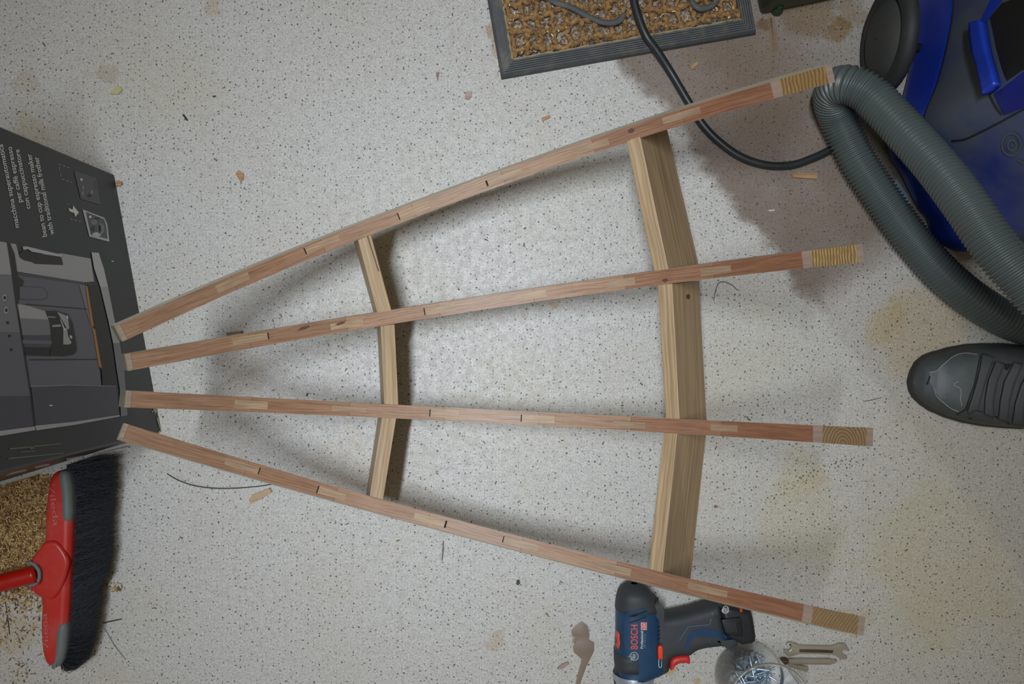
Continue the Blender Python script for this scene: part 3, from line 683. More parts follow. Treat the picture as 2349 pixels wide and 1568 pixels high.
# ------------------------------------------------------------------ door mat
c1, c2, c3 = W(1150, 181, .004), W(1735, 78, .004), W(1116, -10, .004)
ux = (c2 - c1); Lx = ux.length; ux.normalize(); uy = Vector((-ux.y, ux.x, 0))
MAT = thing('door_mat', 'rubber-edged coir door mat lying at the top of the picture under the black cord', 'door mat', (c1.x, c1.y, 0))
LY = 0.40; bw, bh = 0.0195, 0.0215; th = 0.011
def mp(u, v, z=0.0): return Vector((c1.x, c1.y, 0)) + ux * u + uy * v + Vector((0, 0, z))
M_RUB = plain('dusty_black_rubber', (76, 79, 81), 0.7, var=0.22, scale=110, dust=0.6, dustc=(128, 118, 98), bump=0.2)
parts = []
def rail_(p, q, d, wd, n_r):
    """one mitred border rail: ribs run along it"""
    prof = [(0, 0.0), (0.0012, th * .62)]
    for r_ in range(n_r):
        a = wd * (.18 + .78 * r_ / n_r); b = wd * (.18 + .78 * (r_ + .72) / n_r); prof += [(a, th), (b, th), (b + .0003, th * .80), (wd * (.18 + .78 * (r_ + 1) / n_r) - .0003, th * .80)]
    prof += [(wd, th * .8), (wd, 0.0)]
    V = []
    for (w_, z_) in prof:
        V += [p + (q - p).normalized() * w_ * (wd and 1) + d * w_ + Vector((0, 0, z_)), q - (q - p).normalized() * w_ + d * w_ + Vector((0, 0, z_))]
    n = len(prof); return V, [(2 * i, 2 * i + 1, 2 * i + 3, 2 * i + 2) for i in range(n - 1)]
parts.append(rail_(mp(0, 0), mp(Lx, 0), uy, bh, 6)); parts.append(rail_(mp(Lx, 0), mp(Lx, LY), -ux, bw, 5))
parts.append(rail_(mp(0, LY), mp(0, 0), ux, bw, 1)); parts.append(rail_(mp(Lx, LY), mp(0, LY), -uy, bh, 6))
V, Fc, _ = merge(parts); obj('rubber_border', V, Fc, M_RUB, MAT)
g = NT('debris_backing'); v = g.coords()
dcol = g.mix(g.ramp(g.noise(v, 220, 4, .7), .42, .62), lin((92, 76, 58)), lin((172, 158, 142))); dcol = g.mix(g.ramp(g.noise(v, 900, 2), .62, .7), dcol, lin((205, 198, 186)))
M_DEB = g.done(dcol, .9)
v_, f_ = box8(mp(Lx / 2, LY / 2, .0025), ux * (Lx / 2 - bw + .001), uy * (LY / 2 - bh + .001), Vector((0, 0, .0015))); obj('backing', v_, f_, M_DEB, MAT)
g = NT('coir_fibre'); v = g.coords(); M_COIR = g.done(g.mix(g.ramp(g.noise(v, 260, 4, .7), .3, .7), lin((112, 82, 50)), lin((178, 138, 88))), .85)
g.bump(g.noise(v, 1500, 2), .6, .001)
ropes, fib = [], []
u0, u1, v0, v1 = bw + .004, Lx - bw - .004, bh + .003, LY - bh - .003
nv = int((u1 - u0) / .0185)
for i in range(nv + 1):
    u = u0 + (u1 - u0) * i / nv; ph = rnd.uniform(0, 6)
    P_ = [mp(u + rnd.gauss(0, .0015) , v0 + (v1 - v0) * j / 96, .0075 + .002 * math.sin(j * 1.4 + i * PI)) for j in range(97)]
    ropes.append(sweep(P_, lambda q: .0036 * (1 + .25 * math.sin(q * 1.9 + ph)), 7))
nh = 15
for j in range(nh):
    vv = v0 + .004 + (v1 - v0) * j / nh + rnd.gauss(0, .001); ph = rnd.uniform(0, 6)
    P_ = [mp(u0 + (u1 - u0) * i / 90, vv + rnd.gauss(0, .0012) + .004 * math.sin(i * .25 + j), .0078 - .002 * math.cos(i * 1.0 + j * PI)) for i in range(91)]
    ropes.append(sweep(P_, lambda q: .0040 * (1 + .25 * math.sin(q * 1.3 + ph)), 7))
for _ in range(6500):
    u = rnd.uniform(u0, u1); v = rnd.uniform(v0, v1); a = rnd.choice([0, PI / 2]) + rnd.gauss(0, .5); L = rnd.uniform(.006, .02)
    if a < .8 and a > -.8: v = v0 + .004 + (v1 - v0) * rnd.randrange(nh) / nh + rnd.gauss(0, .0035)
    else: u = u0 + (u1 - u0) * rnd.randrange(nv + 1) / nv + rnd.gauss(0, .003)
    d = ux * math.cos(a) * L + uy * math.sin(a) * L; p0 = mp(u, v, rnd.uniform(.008, .0125)); p2 = p0 + d + Vector((0, 0, rnd.uniform(-.004, .001)))
    fib.append((p0, p0.lerp(p2, .5) + Vector((0, 0, .0015)) + uy * rnd.gauss(0, .002), p2, rnd.uniform(.00025, .0004)))
ropes.append(hairs(fib)); V, Fc, _ = merge(ropes); obj('coir_weave', V, Fc, M_COIR, MAT, True, fix=False)
sw = []
for L in ([(1240, -12), (1275, 6), (1312, 18), (1345, 36), (1378, 50), (1404, 53), (1422, 46), (1432, 34)], [(1588, -8), (1590, 8), (1606, 20), (1628, 16), (1642, 4), (1645, -8)]):
    sw.append(sweep(catmull([W(*p, .0125) for p in L], 6), lambda i: .0042, 8, squash=.6))
for V, Fc in sw: obj('rubber_scroll', V, Fc, M_RUB, MAT, True)['label'] = 'dark rubber scroll strip'
blobs = []
for k in range(16):
    u = bw + .012 + (Lx - 2 * bw - .02) * k / 15; c = mp(u, bh + .004 + rnd.uniform(0, .003), .006)
    blobs.append(sweep([c - ux * .004, c - ux * .002, c, c + ux * .002, c + ux * .004], lambda i: [.0005, .003, .0038, .003, .0005][i], 8))
V, Fc, _ = merge(blobs); obj('rubber_stud_row', V, Fc, M_RUB, MAT, True)
V1, F1, MI1 = flakes(900, lambda: tuple(mp(rnd.uniform(u0, u1), rnd.uniform(v0, v1))[:2]), (.004, .0018), lambda x, y: .0095, 3)
tag(obj('mat_litter', V1, F1, [saw[2], plain('white_crumb', (205, 200, 190), .8), saw[4]], None, origin=mp(Lx / 2, .08), mi=MI1, fix=False), 'pale crumbs and shavings scattered in the coir of the door mat', 'litter', kind='stuff')

# ------------------------------------------------------------------ black power cord
M_CORD = plain('black_rubber_cable', (38, 42, 45), 0.42, var=.1, dust=.12, dustc=(90, 92, 90))
cp = [(1440, -60, .0185), (1452, -10, .0185), (1462, 32, .0185), (1482, 82, .018), (1508, 118, .013), (1540, 168, .0058), (1578, 232, .0056), (1612, 286, .0056), (1652, 327, .0056), (1702, 361, .0056), (1760, 379, .0056), (1818, 378, .0056), (1868, 361, .0056), (1896, 348, .0056), (1904, 344, .0056)]
P_ = catmull([W(a, b, c) for a, b, c in cp], 10); V, Fc = sweep(P_, lambda i: .0054, 14)
tag(obj('power_cord', V, Fc, M_CORD, None, True, origin=W(1650, 327)), 'black power cord running from the door mat under the top rib towards the grey hose', 'cord')

# ------------------------------------------------------------------ vacuum cleaner
VAC = thing('vacuum_cleaner', 'dusty blue canister vacuum cleaner with a grey ribbed hose at the right edge', 'vacuum cleaner', W(2330, 250))
out = [(2112, -160), (2108, 0), (2107, 80), (2093, 160), (2072, 240), (2042, 330), (2080, 407), (2101, 449), (2118, 481), (2138, 506), (2155, 546), (2200, 577), (2260, 572), (2349, 560), (2500, 540), (2600, 400), (2640, 200), (2600, 0), (2500, -160), (2300, -230)]
ov = catmull([W(*p, .03) for p in out], 5, True); C0 = sum(ov, Vector()) / len(ov); N = len(ov)
def loft(levels, cap_top=True, cap_bot=True):
    V, Fc = [], []
    for (z_, s_) in levels: V += [Vector((C0.x + (p.x - C0.x) * s_, C0.y + (p.y - C0.y) * s_, z_)) for p in ov]
    for i in range(len(levels) - 1):
        for k in range(N): Fc.append((i * N + k, i * N + (k + 1) % N, (i + 1) * N + (k + 1) % N, (i + 1) * N + k))
    if cap_bot: Fc.append(tuple(range(N))[::-1])
    if cap_top: Fc.append(tuple((len(levels) - 1) * N + k for k in range(N)))
    return V, Fc
g = NT('blue_plastic'); v = g.coords(); M_BLUE = g.done(g.mix(g.noise(v, 12, 4), lin((16, 44, 150)), lin((34, 72, 200))), .38)
g = NT('dusty_blue_plastic'); v = g.coords(); sx = g.n('ShaderNodeSeparateXYZ'); g.put(sx.inputs[0], v)
dm = g.math('ADD', g.noise(v, 7, 5, .6), g.math('MULTIPLY', sx.outputs[0], -1.2)); dm = g.math('ADD', dm, g.math('MULTIPLY', sx.outputs[1], 0.6))
M_DBLUE = g.done(g.mix(g.ramp(dm, .40, .72), lin((36, 52, 130)), lin((84, 92, 104))), .55)
M_BLK = plain('black_plastic', (30, 31, 31), .5, dust=.2, dustc=(90, 86, 76))
M_DBROWN = plain('dark_grey_recess', (22, 21, 20), .7)
V, Fc = loft([(.012, .965), (.02, .99), (.035, 1.0), (.10, 1.003), (.128, .985)]); tub = obj('lower_tub', V, Fc, M_BLUE, VAC, True)
V, Fc = loft([(.108, .985), (.110, 1.004), (.118, 1.008), (.15, 1.0), (.20, .965), (.25, .90), (.30, .76), (.335, .55), (.35, .3), (.354, .05)]); sh = obj('upper_shell', V, Fc, M_DBLUE, VAC, True); sh['label'] = 'dust-greyed blue upper shell'
hb_ = bvh_of(tub, sh)
# wheel: stands upright, axle along x
wc = Vector((.470, .383, .067)); R_ = .066; V, Fc = [], []; NW = 40
pr = [(0, .0), (0, .030), (.002, .044), (.0, .049), (-.003, .052), (-.004, .056), (.0, .064), (.006, .066), (.013, .065), (.016, .05), (.016, 0)]
for (dx, r) in pr: V += [wc + Vector((dx, r * math.cos(2 * PI * k / NW), r * math.sin(2 * PI * k / NW))) for k in range(NW)]
for i in range(len(pr) - 1):
    for k in range(NW): Fc.append((i * NW + k, i * NW + (k + 1) % NW, (i + 1) * NW + (k + 1) % NW, (i + 1) * NW + k))
wh = obj('wheel', V, Fc, plain('worn_black_tyre', (44, 46, 46), .65, dust=.3, dustc=(84, 82, 74)), VAC, True)
V, Fc = [], []
for (dx, r) in [(-.010, .001), (-.0095, .016), (-.0075, .034), (-.003, .046), (.003, .050)]: V += [wc + Vector((dx, r * math.cos(2 * PI * k / NW), r * math.sin(2 * PI * k / NW))) for k in range(NW)]
for i in range(4):
    for k in range(NW): Fc.append((i * NW + k, i * NW + (k + 1) % NW, (i + 1) * NW + (k + 1) % NW, (i + 1) * NW + k))
obj('hubcap', V, Fc, plain('dusty_grey_hub', (66, 68, 66), .7, dust=.4, dustc=(92, 90, 80)), wh, True)
V, Fc = sweep([wc + Vector((.012, 0, -.03)), wc + Vector((.075, 0, -.03))], lambda i: .006, 14); obj('axle', V, Fc, M_BLK, VAC, True)
# carrying handle, its dark grip hole, seam and round badge
pl = [(2246, 58), (2270, 52), (2276, 90), (2284, 130), (2296, 170), (2304, 196), (2292, 206), (2278, 216), (2264, 180), (2252, 130), (2246, 90)]
V, Fc = patch(pl, hb_, .003); hh = obj('handle', V, Fc, M_BLUE, VAC, True, fix=False); so = hh.modifiers.new('solid', 'SOLIDIFY'); so.thickness = .010; so.offset = -1
V, Fc = patch([(2274, 40), (2300, 8), (2349, -10), (2420, -30), (2420, 170), (2349, 160), (2312, 186), (2302, 160), (2288, 110)], hb_, .0012); obj('grip_recess', V, Fc, M_DBROWN, VAC, True, fix=False)
V, Fc = patch([(2296, 8), (2318, -20), (2290, -30), (2262, 26), (2250, 52), (2268, 50)], hb_, .0015); obj('handle_root', V, Fc, M_BLUE, VAC, True, fix=False)
V, Fc = patch([(2282, 214), (2308, 198), (2349, 165), (2420, 150), (2420, 215), (2349, 246), (2306, 262)], hb_, .0015); obj('handle_base', V, Fc, plain('deep_blue_plastic', (16, 30, 120), .45), VAC, True, fix=False)
st = []
for L in ([(2185, 322), (2215, 318), (2250, 302), (2290, 282), (2349, 250), (2400, 230)], [(2236, 60), (2240, 110), (2250, 160), (2264, 200), (2284, 240), (2300, 262)]):
    st.append(laid(*stroke_px([tuple(p)[:2] for p in catmull([Vector((a, b, 0)) for a, b in L], 6)], 4.5), hb_, .0014))
V, Fc, _ = merge(st); obj('seam', V, Fc, M_BLK, VAC, fix=False)
rg = [laid(*ring_px((2322, 330), 23, 28, 36, .85), hb_, .0014), laid(*ring_px((2324, 332), 9, 15, 24, .8), hb_, .0014), laid(*stroke_px([(2338, 365), (2346, 372), (2356, 374)], 5), hb_, .0014)]
V, Fc, _ = merge(rg); obj('badge', V, Fc, plain('dusty_badge', (84, 90, 92), .6), VAC, fix=False)
# corrugated hose: one run on the floor, a U-turn, one run rising over the body
RH = .0222
low_ = [(2520, 742, .026), (2450, 752, .025), (2385, 757, .025), (2320, 738, .024), (2262, 706, .024), (2203, 664, .024), (2144, 609, .024), (2080, 533, .024), (2022, 452, .024), (1968, 370, .024), (1936, 305, .025), (1918, 262, .031), (1909, 228, .046), (1916, 203, .066), (1942, 194, .084), (1978, 206, .094), (2012, 233, .102), (2075, 300, .122), (2145, 378, .150), (2212, 465, .180), (2275, 557, .202), (2330, 625, .216), (2400, 695, .225), (2475, 745, .224), (2555, 735, .22), (2600, 650, .205), (2590, 540, .18)]
hp = resample(catmull([W(*p) for p in low_], 16), .00082)
pitch = .0052
V, Fc = sweep(hp, lambda i: RH + .0018 * math.sin(2 * PI * i * .00082 / pitch), 26)
M_HOSE = plain('grey_ribbed_hose', (84, 93, 91), .40, var=.06, scale=20, dust=.10, dustc=(120, 118, 106))
ho = obj('hose', V, Fc, M_HOSE, VAC, True, fix=False); ho['label'] = 'grey ribbed hose'
# pale label strip on the foot of the tub, just behind the hose
lb = bvh_of(tub)
tag(slab('plastic_strip', [tuple(W(*p, .004)) for p in [(2040, 421), (2056, 409), (2074, 436), (2092, 467), (2078, 477), (2060, 452)]], .0005, .006, .001, plain('pale_blue_plastic', (146, 168, 184), .4), None, origin=W(2068, 445)), 'pale blue-white plastic strip on the floor between the two hose runs', 'plastic strip')

# ------------------------------------------------------------------ shoe at the right edge
SHOE = thing('shoe', 'dark grey worn trainer with a rubber toe pointing in from the right edge', 'shoe', W(2300, 885))
axd = Vector((1, -.055, 0)).normalized(); axn = Vector((.055, 1, 0)).normalized(); tip = W(2089, 876, .012)
LEN = .292
st_ = [(0, .001, .001, 0), (.003, .016, .013, 0), (.010, .0295, .0230, .0005), (.021, .0385, .0315, .0005), (.032, .0430, .0380, .001), (.055, .0505, .0460, .003), (.077, .0555, .0510, .005), (.099, .0575, .0535, .005), (.125, .0585, .0545, .005), (.15, .0575, .0545, .002), (.19, .048, .047, .0), (.23, .039, .040, 0), (.265, .033, .034, 0), (.285, .022, .024, 0), (LEN, .002, .002, 0)]
hts = [(0, .018), (.012, .030), (.03, .040), (.06, .047), (.09, .053), (.12, .060), (.15, .070), (.19, .086), (.23, .098), (.265, .105), (.285, .102), (LEN, .090)]
def ip(L, s, j=1):
    for a, b in zip(L, L[1:]):
        if s <= b[0]: f = (s - a[0]) / (b[0] - a[0]); f = f * f * (3 - 2 * f) * .4 + f * .6; return a[j] + (b[j] - a[j]) * f
    return L[-1][j]
NS, NR = 60, 28; V, Fc = [], []
for i in range(NS + 1):
    s = LEN * (i / NS) ** 1.7; c = tip + axd * s; c.z = 0
    wl, wr, h = ip(st_, s, 1) * .955, ip(st_, s, 2) * .955, ip(hts, s)
    for k in range(NR + 1):
        a = PI * k / NR; co, si = math.cos(a), math.sin(a); e = .62
        y = (wl if co > 0 else wr) * abs(co) ** .72 * (1 if co > 0 else -1); z_ = .010 + (h - .010) * si ** e
        V.append(c + axn * y + Vector((0, 0, z_)))
for i in range(NS):
    for k in range(NR): a = i * (NR + 1) + k; Fc.append((a, a + 1, a + NR + 2, a + NR + 1))
M_SH = plain('charcoal_shoe_fabric', (62, 66, 66), .62, var=.15, scale=160, dust=.14, dustc=(104, 100, 90), bump=.15)
up = obj('upper', V, Fc, M_SH, SHOE, True)
so_o = []
for i in range(41): s = LEN * (i / 40) ** 1.7; so_o.append(tip + axd * (s * 1.004 - .001) + axn * ip(st_, s, 1) * 1.0)
for i in range(40, 0, -1): s = LEN * (i / 40) ** 1.7; so_o.append(tip + axd * (s * 1.004 - .001) - axn * ip(st_, s, 2) * 1.0)
slab('sole', [tuple(p) for p in so_o], 0, .017, .004, plain('black_rubber_sole', (46, 47, 45), .7, dust=.2, dustc=(90, 84, 70)), SHOE, 3)
sb = bvh_of(up)
zs = lambda L: [Z(c, 5.2267, (2049, 740)) for c in L]
tp = zs([(425, 690), (440, 600), (520, 575), (600, 500), (720, 410), (850, 372), (1000, 385), (1035, 400), (1000, 560), (960, 740), (900, 900), (860, 1020), (790, 1070), (700, 1030), (580, 930), (500, 820)])
V, Fc = patch(tp, sb, .0012); tc = obj('toe_cap', V, Fc, plain('worn_smooth_toe', (70, 76, 76), .5, dust=.15, dustc=(110, 112, 108)), SHOE, True, fix=False)
wl_ = []
for L in ([(430, 600), (470, 590), (520, 578), (600, 505), (720, 412), (850, 374), (1000, 387)], [(490, 780), (520, 870), (600, 950), (700, 1022), (780, 1055)], [(780, 700), (720, 740), (790, 780), (810, 830), (800, 900), (820, 990)]):
    wl_.append(laid(*stroke_px(zs([tuple(p)[:2] for p in catmull([Vector((a, b, 0)) for a, b in L], 5)]), 1.8), sb, .0018))
V, Fc, _ = merge(wl_); obj('scuff_line', V, Fc, plain('pale_scuff', (140, 136, 124), .8), tc, fix=False)
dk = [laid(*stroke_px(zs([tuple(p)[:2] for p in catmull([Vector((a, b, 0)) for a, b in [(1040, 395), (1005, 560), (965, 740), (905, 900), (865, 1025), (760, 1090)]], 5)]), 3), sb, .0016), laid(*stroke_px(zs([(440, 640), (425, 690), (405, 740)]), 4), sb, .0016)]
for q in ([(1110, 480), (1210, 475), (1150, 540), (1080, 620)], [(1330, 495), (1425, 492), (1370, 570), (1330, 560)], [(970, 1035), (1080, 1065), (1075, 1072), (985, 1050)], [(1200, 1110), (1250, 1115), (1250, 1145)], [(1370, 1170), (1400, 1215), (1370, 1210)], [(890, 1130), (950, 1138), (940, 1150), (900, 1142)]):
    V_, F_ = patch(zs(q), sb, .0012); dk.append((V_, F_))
V, Fc, _ = merge(dk); obj('seam_and_gap_shade', V, Fc, plain('shoe_shadow_gap', (20, 22, 23), .8), SHOE, fix=False)  # dark seams, plus shade painted into the gaps between the straps
for q in ([(1060, 380), (1200, 430), (1120, 640), (1060, 830), (1010, 1020), (905, 1080), (880, 1040), (930, 900), (990, 700), (1030, 540)],
          [(1215, 470), (1320, 490), (1230, 720), (1190, 930), (1190, 1120), (1085, 1075), (1090, 900), (1130, 680)],
          [(1435, 480), (1540, 500), (1440, 740), (1390, 930), (1360, 1170), (1255, 1130), (1270, 930), (1320, 700)],
          [(1640, 520), (1760, 560), (1640, 760), (1560, 960), (1540, 1200), (1420, 1190), (1450, 960), (1520, 740)],
          [(1850, 560), (1960, 600), (1840, 800), (1740, 1000), (1720, 1240), (1600, 1210), (1630, 1000), (1720, 760)]):
    V, Fc = patch(zs(q), sb, .0026); s_ = obj('strap', V, Fc, M_SH, SHOE, True, fix=False); md = s_.modifiers.new('solid', 'SOLIDIFY'); md.thickness = .0022; md.offset = -1
ol_ = []
for i in range(24):
    a = 2 * PI * i / 24; s = .225 + .052 * math.cos(a); p = tip + axd * s + axn * (.026 * math.sin(a)); ol_.append(Vector((p.x, p.y, ip(hts, s) + .004)))
V, Fc = sweep(ol_ + ol_[:2], lambda i: .006, 8, False); obj('collar', V, Fc, M_SH, SHOE, True)
obj('opening', [p + Vector((0, 0, -.001)) for p in ol_], [tuple(range(24))], plain('dark_shoe_inside', (16, 16, 17), .9), SHOE, fix=False)

# ------------------------------------------------------------------ cordless drill
q8 = lambda L: [Z(c, 5.85, (1380, 1300)) for c in L]
DR = thing('cordless_drill', 'blue and black cordless drill with red trigger lying on its side below the lowest rib', 'drill', W(1540, 1440))
M_DB = plain('blue_drill_shell', (24, 62, 94), .42, var=.08, dust=.10, dustc=(110, 108, 100))
M_DK = plain('dark_drill_rubber', (52, 56, 60), .62, var=.12, dust=.22, dustc=(98, 90, 78))
M_BAT = plain('black_battery_case', (32, 35, 38), .45, var=.1)
M_ORG = plain('orange_red_plastic', (222, 72, 40), .4); M_TRG = plain('red_trigger_plastic', (196, 48, 46), .42)
M_WH = plain('white_print', (205, 210, 212), .5); M_LRED = plain('red_print', (214, 84, 66), .5)
rows = [(217, 395, 480), (228, 345, 530), (250, 300, 575), (290, 255, 622), (340, 226, 668), (410, 206, 716), (500, 193, 752), (600, 187, 780), (720, 186, 792), (850, 186, 800), (1000, 178, 812), (1100, 176, 838), (1200, 176, 868), (1300, 178, 880), (1350, 186, 862), (1400, 196, 760), (1435, 204, 650)]
def body_loft(rows, zc, hh, grow=0.0, n=24):
    V, Fc = [], []
    for i, (cy, l, r) in enumerate(rows):
        a = W(*q8([(l, cy)])[0], zc); b = W(*q8([(r, cy)])[0], zc); c = (a + b) / 2; hw = (b - a).length / 2 + grow; h = min(hh, hw * 1.25) + grow
        for k in range(n):
            t = 2 * PI * k / n; co, si = math.cos(t), math.sin(t)
            V.append(c + Vector((math.copysign(abs(co) ** .8, co) * hw, 0, math.copysign(abs(si) ** .8, si) * h)))
    m = len(rows)
    for i in range(m - 1):
        for k in range(n): Fc.append((i * n + k, i * n + (k + 1) % n, (i + 1) * n + (k + 1) % n, (i + 1) * n + k))
    Fc += [tuple(range(n))[::-1], tuple((m - 1) * n + k for k in range(n))]
    return V, Fc
ZC = .0285
V, Fc = body_loft(rows, ZC, .027); mh = obj('motor_housing', V, Fc, M_DB, DR, True)
gr = [W(*p, .028) for p in q8([(700, 380), (770, 500), (830, 590), (880, 606), (1000, 585), (1150, 552), (1400, 482), (1540, 462), (1590, 640), (1640, 880), (1800, 982), (1700, 1000), (1500, 1020), (1350, 1040), (1240, 1074), (1165, 1130), (1090, 1140), (960, 1150), (890, 1210), (880, 1335), (800, 1388), (700, 1430), (660, 1300), (680, 800)])]
gp = slab('grip', [tuple(p) for p in catmull(gr, 3, True)], .008, .0495, .011, M_DK, DR, 5)
ba = [W(*p, .03) for p in q8([(1530, 470), (1700, 470), (1950, 520), (1975, 600), (1995, 720), (2016, 870), (2008, 925), (1965, 958), (1830, 975), (1640, 880), (1590, 700)])]
bt = slab('battery', [tuple(p) for p in ba], .004, .052, .007, M_BAT, DR, 4)
la = [W(*p, .052) for p in q8([(1605, 705), (1640, 690), (1855, 665), (1875, 720), (1890, 850), (1895, 925), (1790, 925), (1650, 878)])]
lt = slab('battery_latch', [tuple(p) for p in la], .045, .0545, .0015, plain('black_latch', (24, 26, 28), .5), DR, 2)
lb_ = bvh_of(lt); st = []
for k in range(6):
    x_ = 1672 + k * 24; st.append(laid(*stroke_px(q8([(x_, 740), (x_ + 14, 870)]), 1.4), lb_, .0005))
V, Fc, _ = merge(st); obj('latch_ribs', V, Fc, plain('latch_rib_grey', (62, 64, 64), .5), lt, fix=False)
tr = [W(*p, .03) for p in q8([(890, 1310), (886, 1230), (905, 1170), (950, 1138), (1020, 1122), (1120, 1118), (1142, 1140), (1150, 1190), (1140, 1228), (1085, 1215), (1010, 1222), (955, 1250), (920, 1290)])]
slab('trigger', [tuple(p) for p in catmull(tr, 3, True)], 0.012, .0503, .004, M_TRG, DR, 3)
V, Fc = body_loft([(217, 395, 480), (228, 345, 530), (250, 300, 575), (290, 255, 622), (340, 226, 668), (410, 206, 716), (500, 193, 752), (545, 190, 765)], ZC, .027, .0009); cap_ = obj('rubber_cap', V, Fc, M_DK, DR, True)
V, Fc = body_loft([(1110, 176, 640), (1180, 176, 640), (1260, 178, 640), (1330, 185, 620)], ZC, .0262, .0009); fb = obj('rubber_band', V, Fc, M_DK, DR, True)
dv = bvh_of(mh, gp, bt, cap_, fb)
V, Fc = patch(q8([(1110, 1092), (1140, 970), (1205, 862), (1330, 832), (1500, 830), (1620, 890), (1790, 978), (1640, 962), (1450, 925), (1260, 935), (1180, 1000), (1160, 1105)]), dv, .0007); obj('blue_inlay', V, Fc, M_DB, gp, True, fix=False)
V, Fc = laid(*stroke_px(q8([(1040, 985), (1160, 800), (1290, 785), (1450, 770), (1485, 610)]), 2.0), dv, .0006); obj('inlay_line', V, Fc, plain('steel_blue_line', (66, 98, 128), .4), gp, fix=False)
V, Fc = patch(q8([(358, 600), (600, 545), (628, 700), (640, 1130), (560, 1230), (440, 1285), (330, 1200), (300, 900), (320, 620)]), dv, .0012); obj('name_panel', V, Fc, M_DB, mh, True, fix=False)
pv = bvh_of(mh, gp, bt, cap_, fb)
def letters(body_t, s0, e0, hgt, m_, nm):
    v_, f_ = text_px(body_t, q8([s0])[0], q8([e0])[0], hgt / 5.85); V, Fc = laid(v_, f_, dv, .0017); return obj(nm, V, Fc, m_, DR, fix=False)
letters('BOSCH', (482, 1092), (482, 768), 88, M_LRED, 'maker_lettering')
letters('Professional', (552, 1086), (552, 850), 32, M_WH, 'lettering')
letters('GSR 12V-15 FC', (586, 1080), (586, 884), 22, plain('dim_print', (120, 134, 146), .5), 'lettering')
def emblem(c, r, m_, off=.0017):
    P2 = [laid(*ring_px(q8([c])[0], (r - 9) / 5.85, r / 5.85, 30), dv, off)]
    cx_, cy_ = c
    for q in ([(cx_ - r * .16, cy_ - r * .55), (cx_ - r * .04, cy_ - r * .55), (cx_ - r * .04, cy_ + r * .55), (cx_ - r * .16, cy_ + r * .55)], [(cx_ + r * .16, cy_ - r * .55), (cx_ + r * .04, cy_ - r * .55), (cx_ + r * .04, cy_ + r * .55), (cx_ + r * .16, cy_ + r * .55)],
              [(cx_ - r * .55, cy_ - r * .5), (cx_ - r * .42, cy_ - r * .55), (cx_ - r * .36, cy_), (cx_ - r * .42, cy_ + r * .55), (cx_ - r * .55, cy_ + r * .5)], [(cx_ + r * .55, cy_ - r * .5), (cx_ + r * .42, cy_ - r * .55), (cx_ + r * .36, cy_), (cx_ + r * .42, cy_ + r * .55), (cx_ + r * .55, cy_ + r * .5)]):
        P2.append(([on(dv, *p, off) for p in q8(q)], [tuple(range(len(q)))]))
    V, Fc, _ = merge(P2); return obj('emblem', V, Fc, m_, DR, fix=False)
emblem((437, 1190), 58, plain('dull_silver_print', (170, 172, 158), .5)); emblem((1663, 573), 42, M_WH)
V, Fc = patch(q8([(526, 735), (602, 735), (602, 838), (526, 838)]), dv, .0017); lo_ = obj('red_label', V, Fc, M_LRED, DR, fix=False)
st = [laid(*stroke_px(q8([(530, 740), (598, 740), (598, 833), (530, 833), (530, 740)]), 1.0), dv, .0021), laid(*text_px('12V', q8([(585, 826)])[0], q8([(585, 748)])[0], 7), dv, .0021)]
V, Fc, _ = merge(st); obj('label_print', V, Fc, M_WH, lo_, fix=False)
st = []
for q in ([(365, 650), (425, 632), (605, 570), (600, 600), (430, 665), (370, 670)], [(368, 735), (420, 716), (470, 700), (605, 650), (600, 668), (480, 720), (430, 735), (372, 745)]): st.append(patch(q8(q), dv, .0015))
for k in range(4): st.append(patch(q8([(742, 965 - k * 52), (785, 942 - k * 52), (788, 958 - k * 52), (748, 975 - k * 52)]), dv, .0008))
V, Fc, _ = merge(st); obj('vent_slots', V, Fc, M_DBROWN, DR, fix=False)
rc = patch(q8([(738, 1045), (760, 1018), (808, 1018), (830, 1045), (832, 1215), (822, 1235), (745, 1235), (735, 1215)]), dv, .0006); V, Fc = rc; obj('switch_slot', V, Fc, plain('dark_red_slot', (84, 30, 26), .6), DR, fix=False)
c_ = q8([(785, 1140)])[0]; hz = on(dv, *c_, 0).z
sl = [W(*p, hz) for p in q8([(752, 1060), (770, 1042), (800, 1042), (818, 1060), (822, 1210), (812, 1226), (758, 1226), (748, 1212)])]
slab('direction_switch', [tuple(p) for p in sl], hz - .004, hz + .004, .002, M_ORG, DR, 3)
V, Fc = laid(*stroke_px(q8([(764, 1232), (762, 1318), (770, 1340), (785, 1346), (796, 1338), (800, 1318), (800, 1232)]), 1.6), dv, .0008); obj('switch_mark', V, Fc, M_WH, DR, fix=False)
sc_ = [W(*p, .03) for p in q8([(190, 835), (215, 822), (232, 850), (236, 900), (230, 935), (238, 980), (228, 1035), (205, 1052), (184, 1020), (196, 960), (186, 900)])]
slab('speed_selector', [tuple(p) for p in sc_], .026, .045, .003, M_ORG, DR, 3)
st = [patch(q8([(1608, 470), (1640, 472), (1660, 512), (1620, 512)]), dv, .0006), patch(q8([(1842, 530), (1880, 538), (1892, 600), (1856, 606)]), dv, .0006)]
V, Fc, _ = merge(st); obj('red_marks', V, Fc, M_ORG, bt, fix=False)
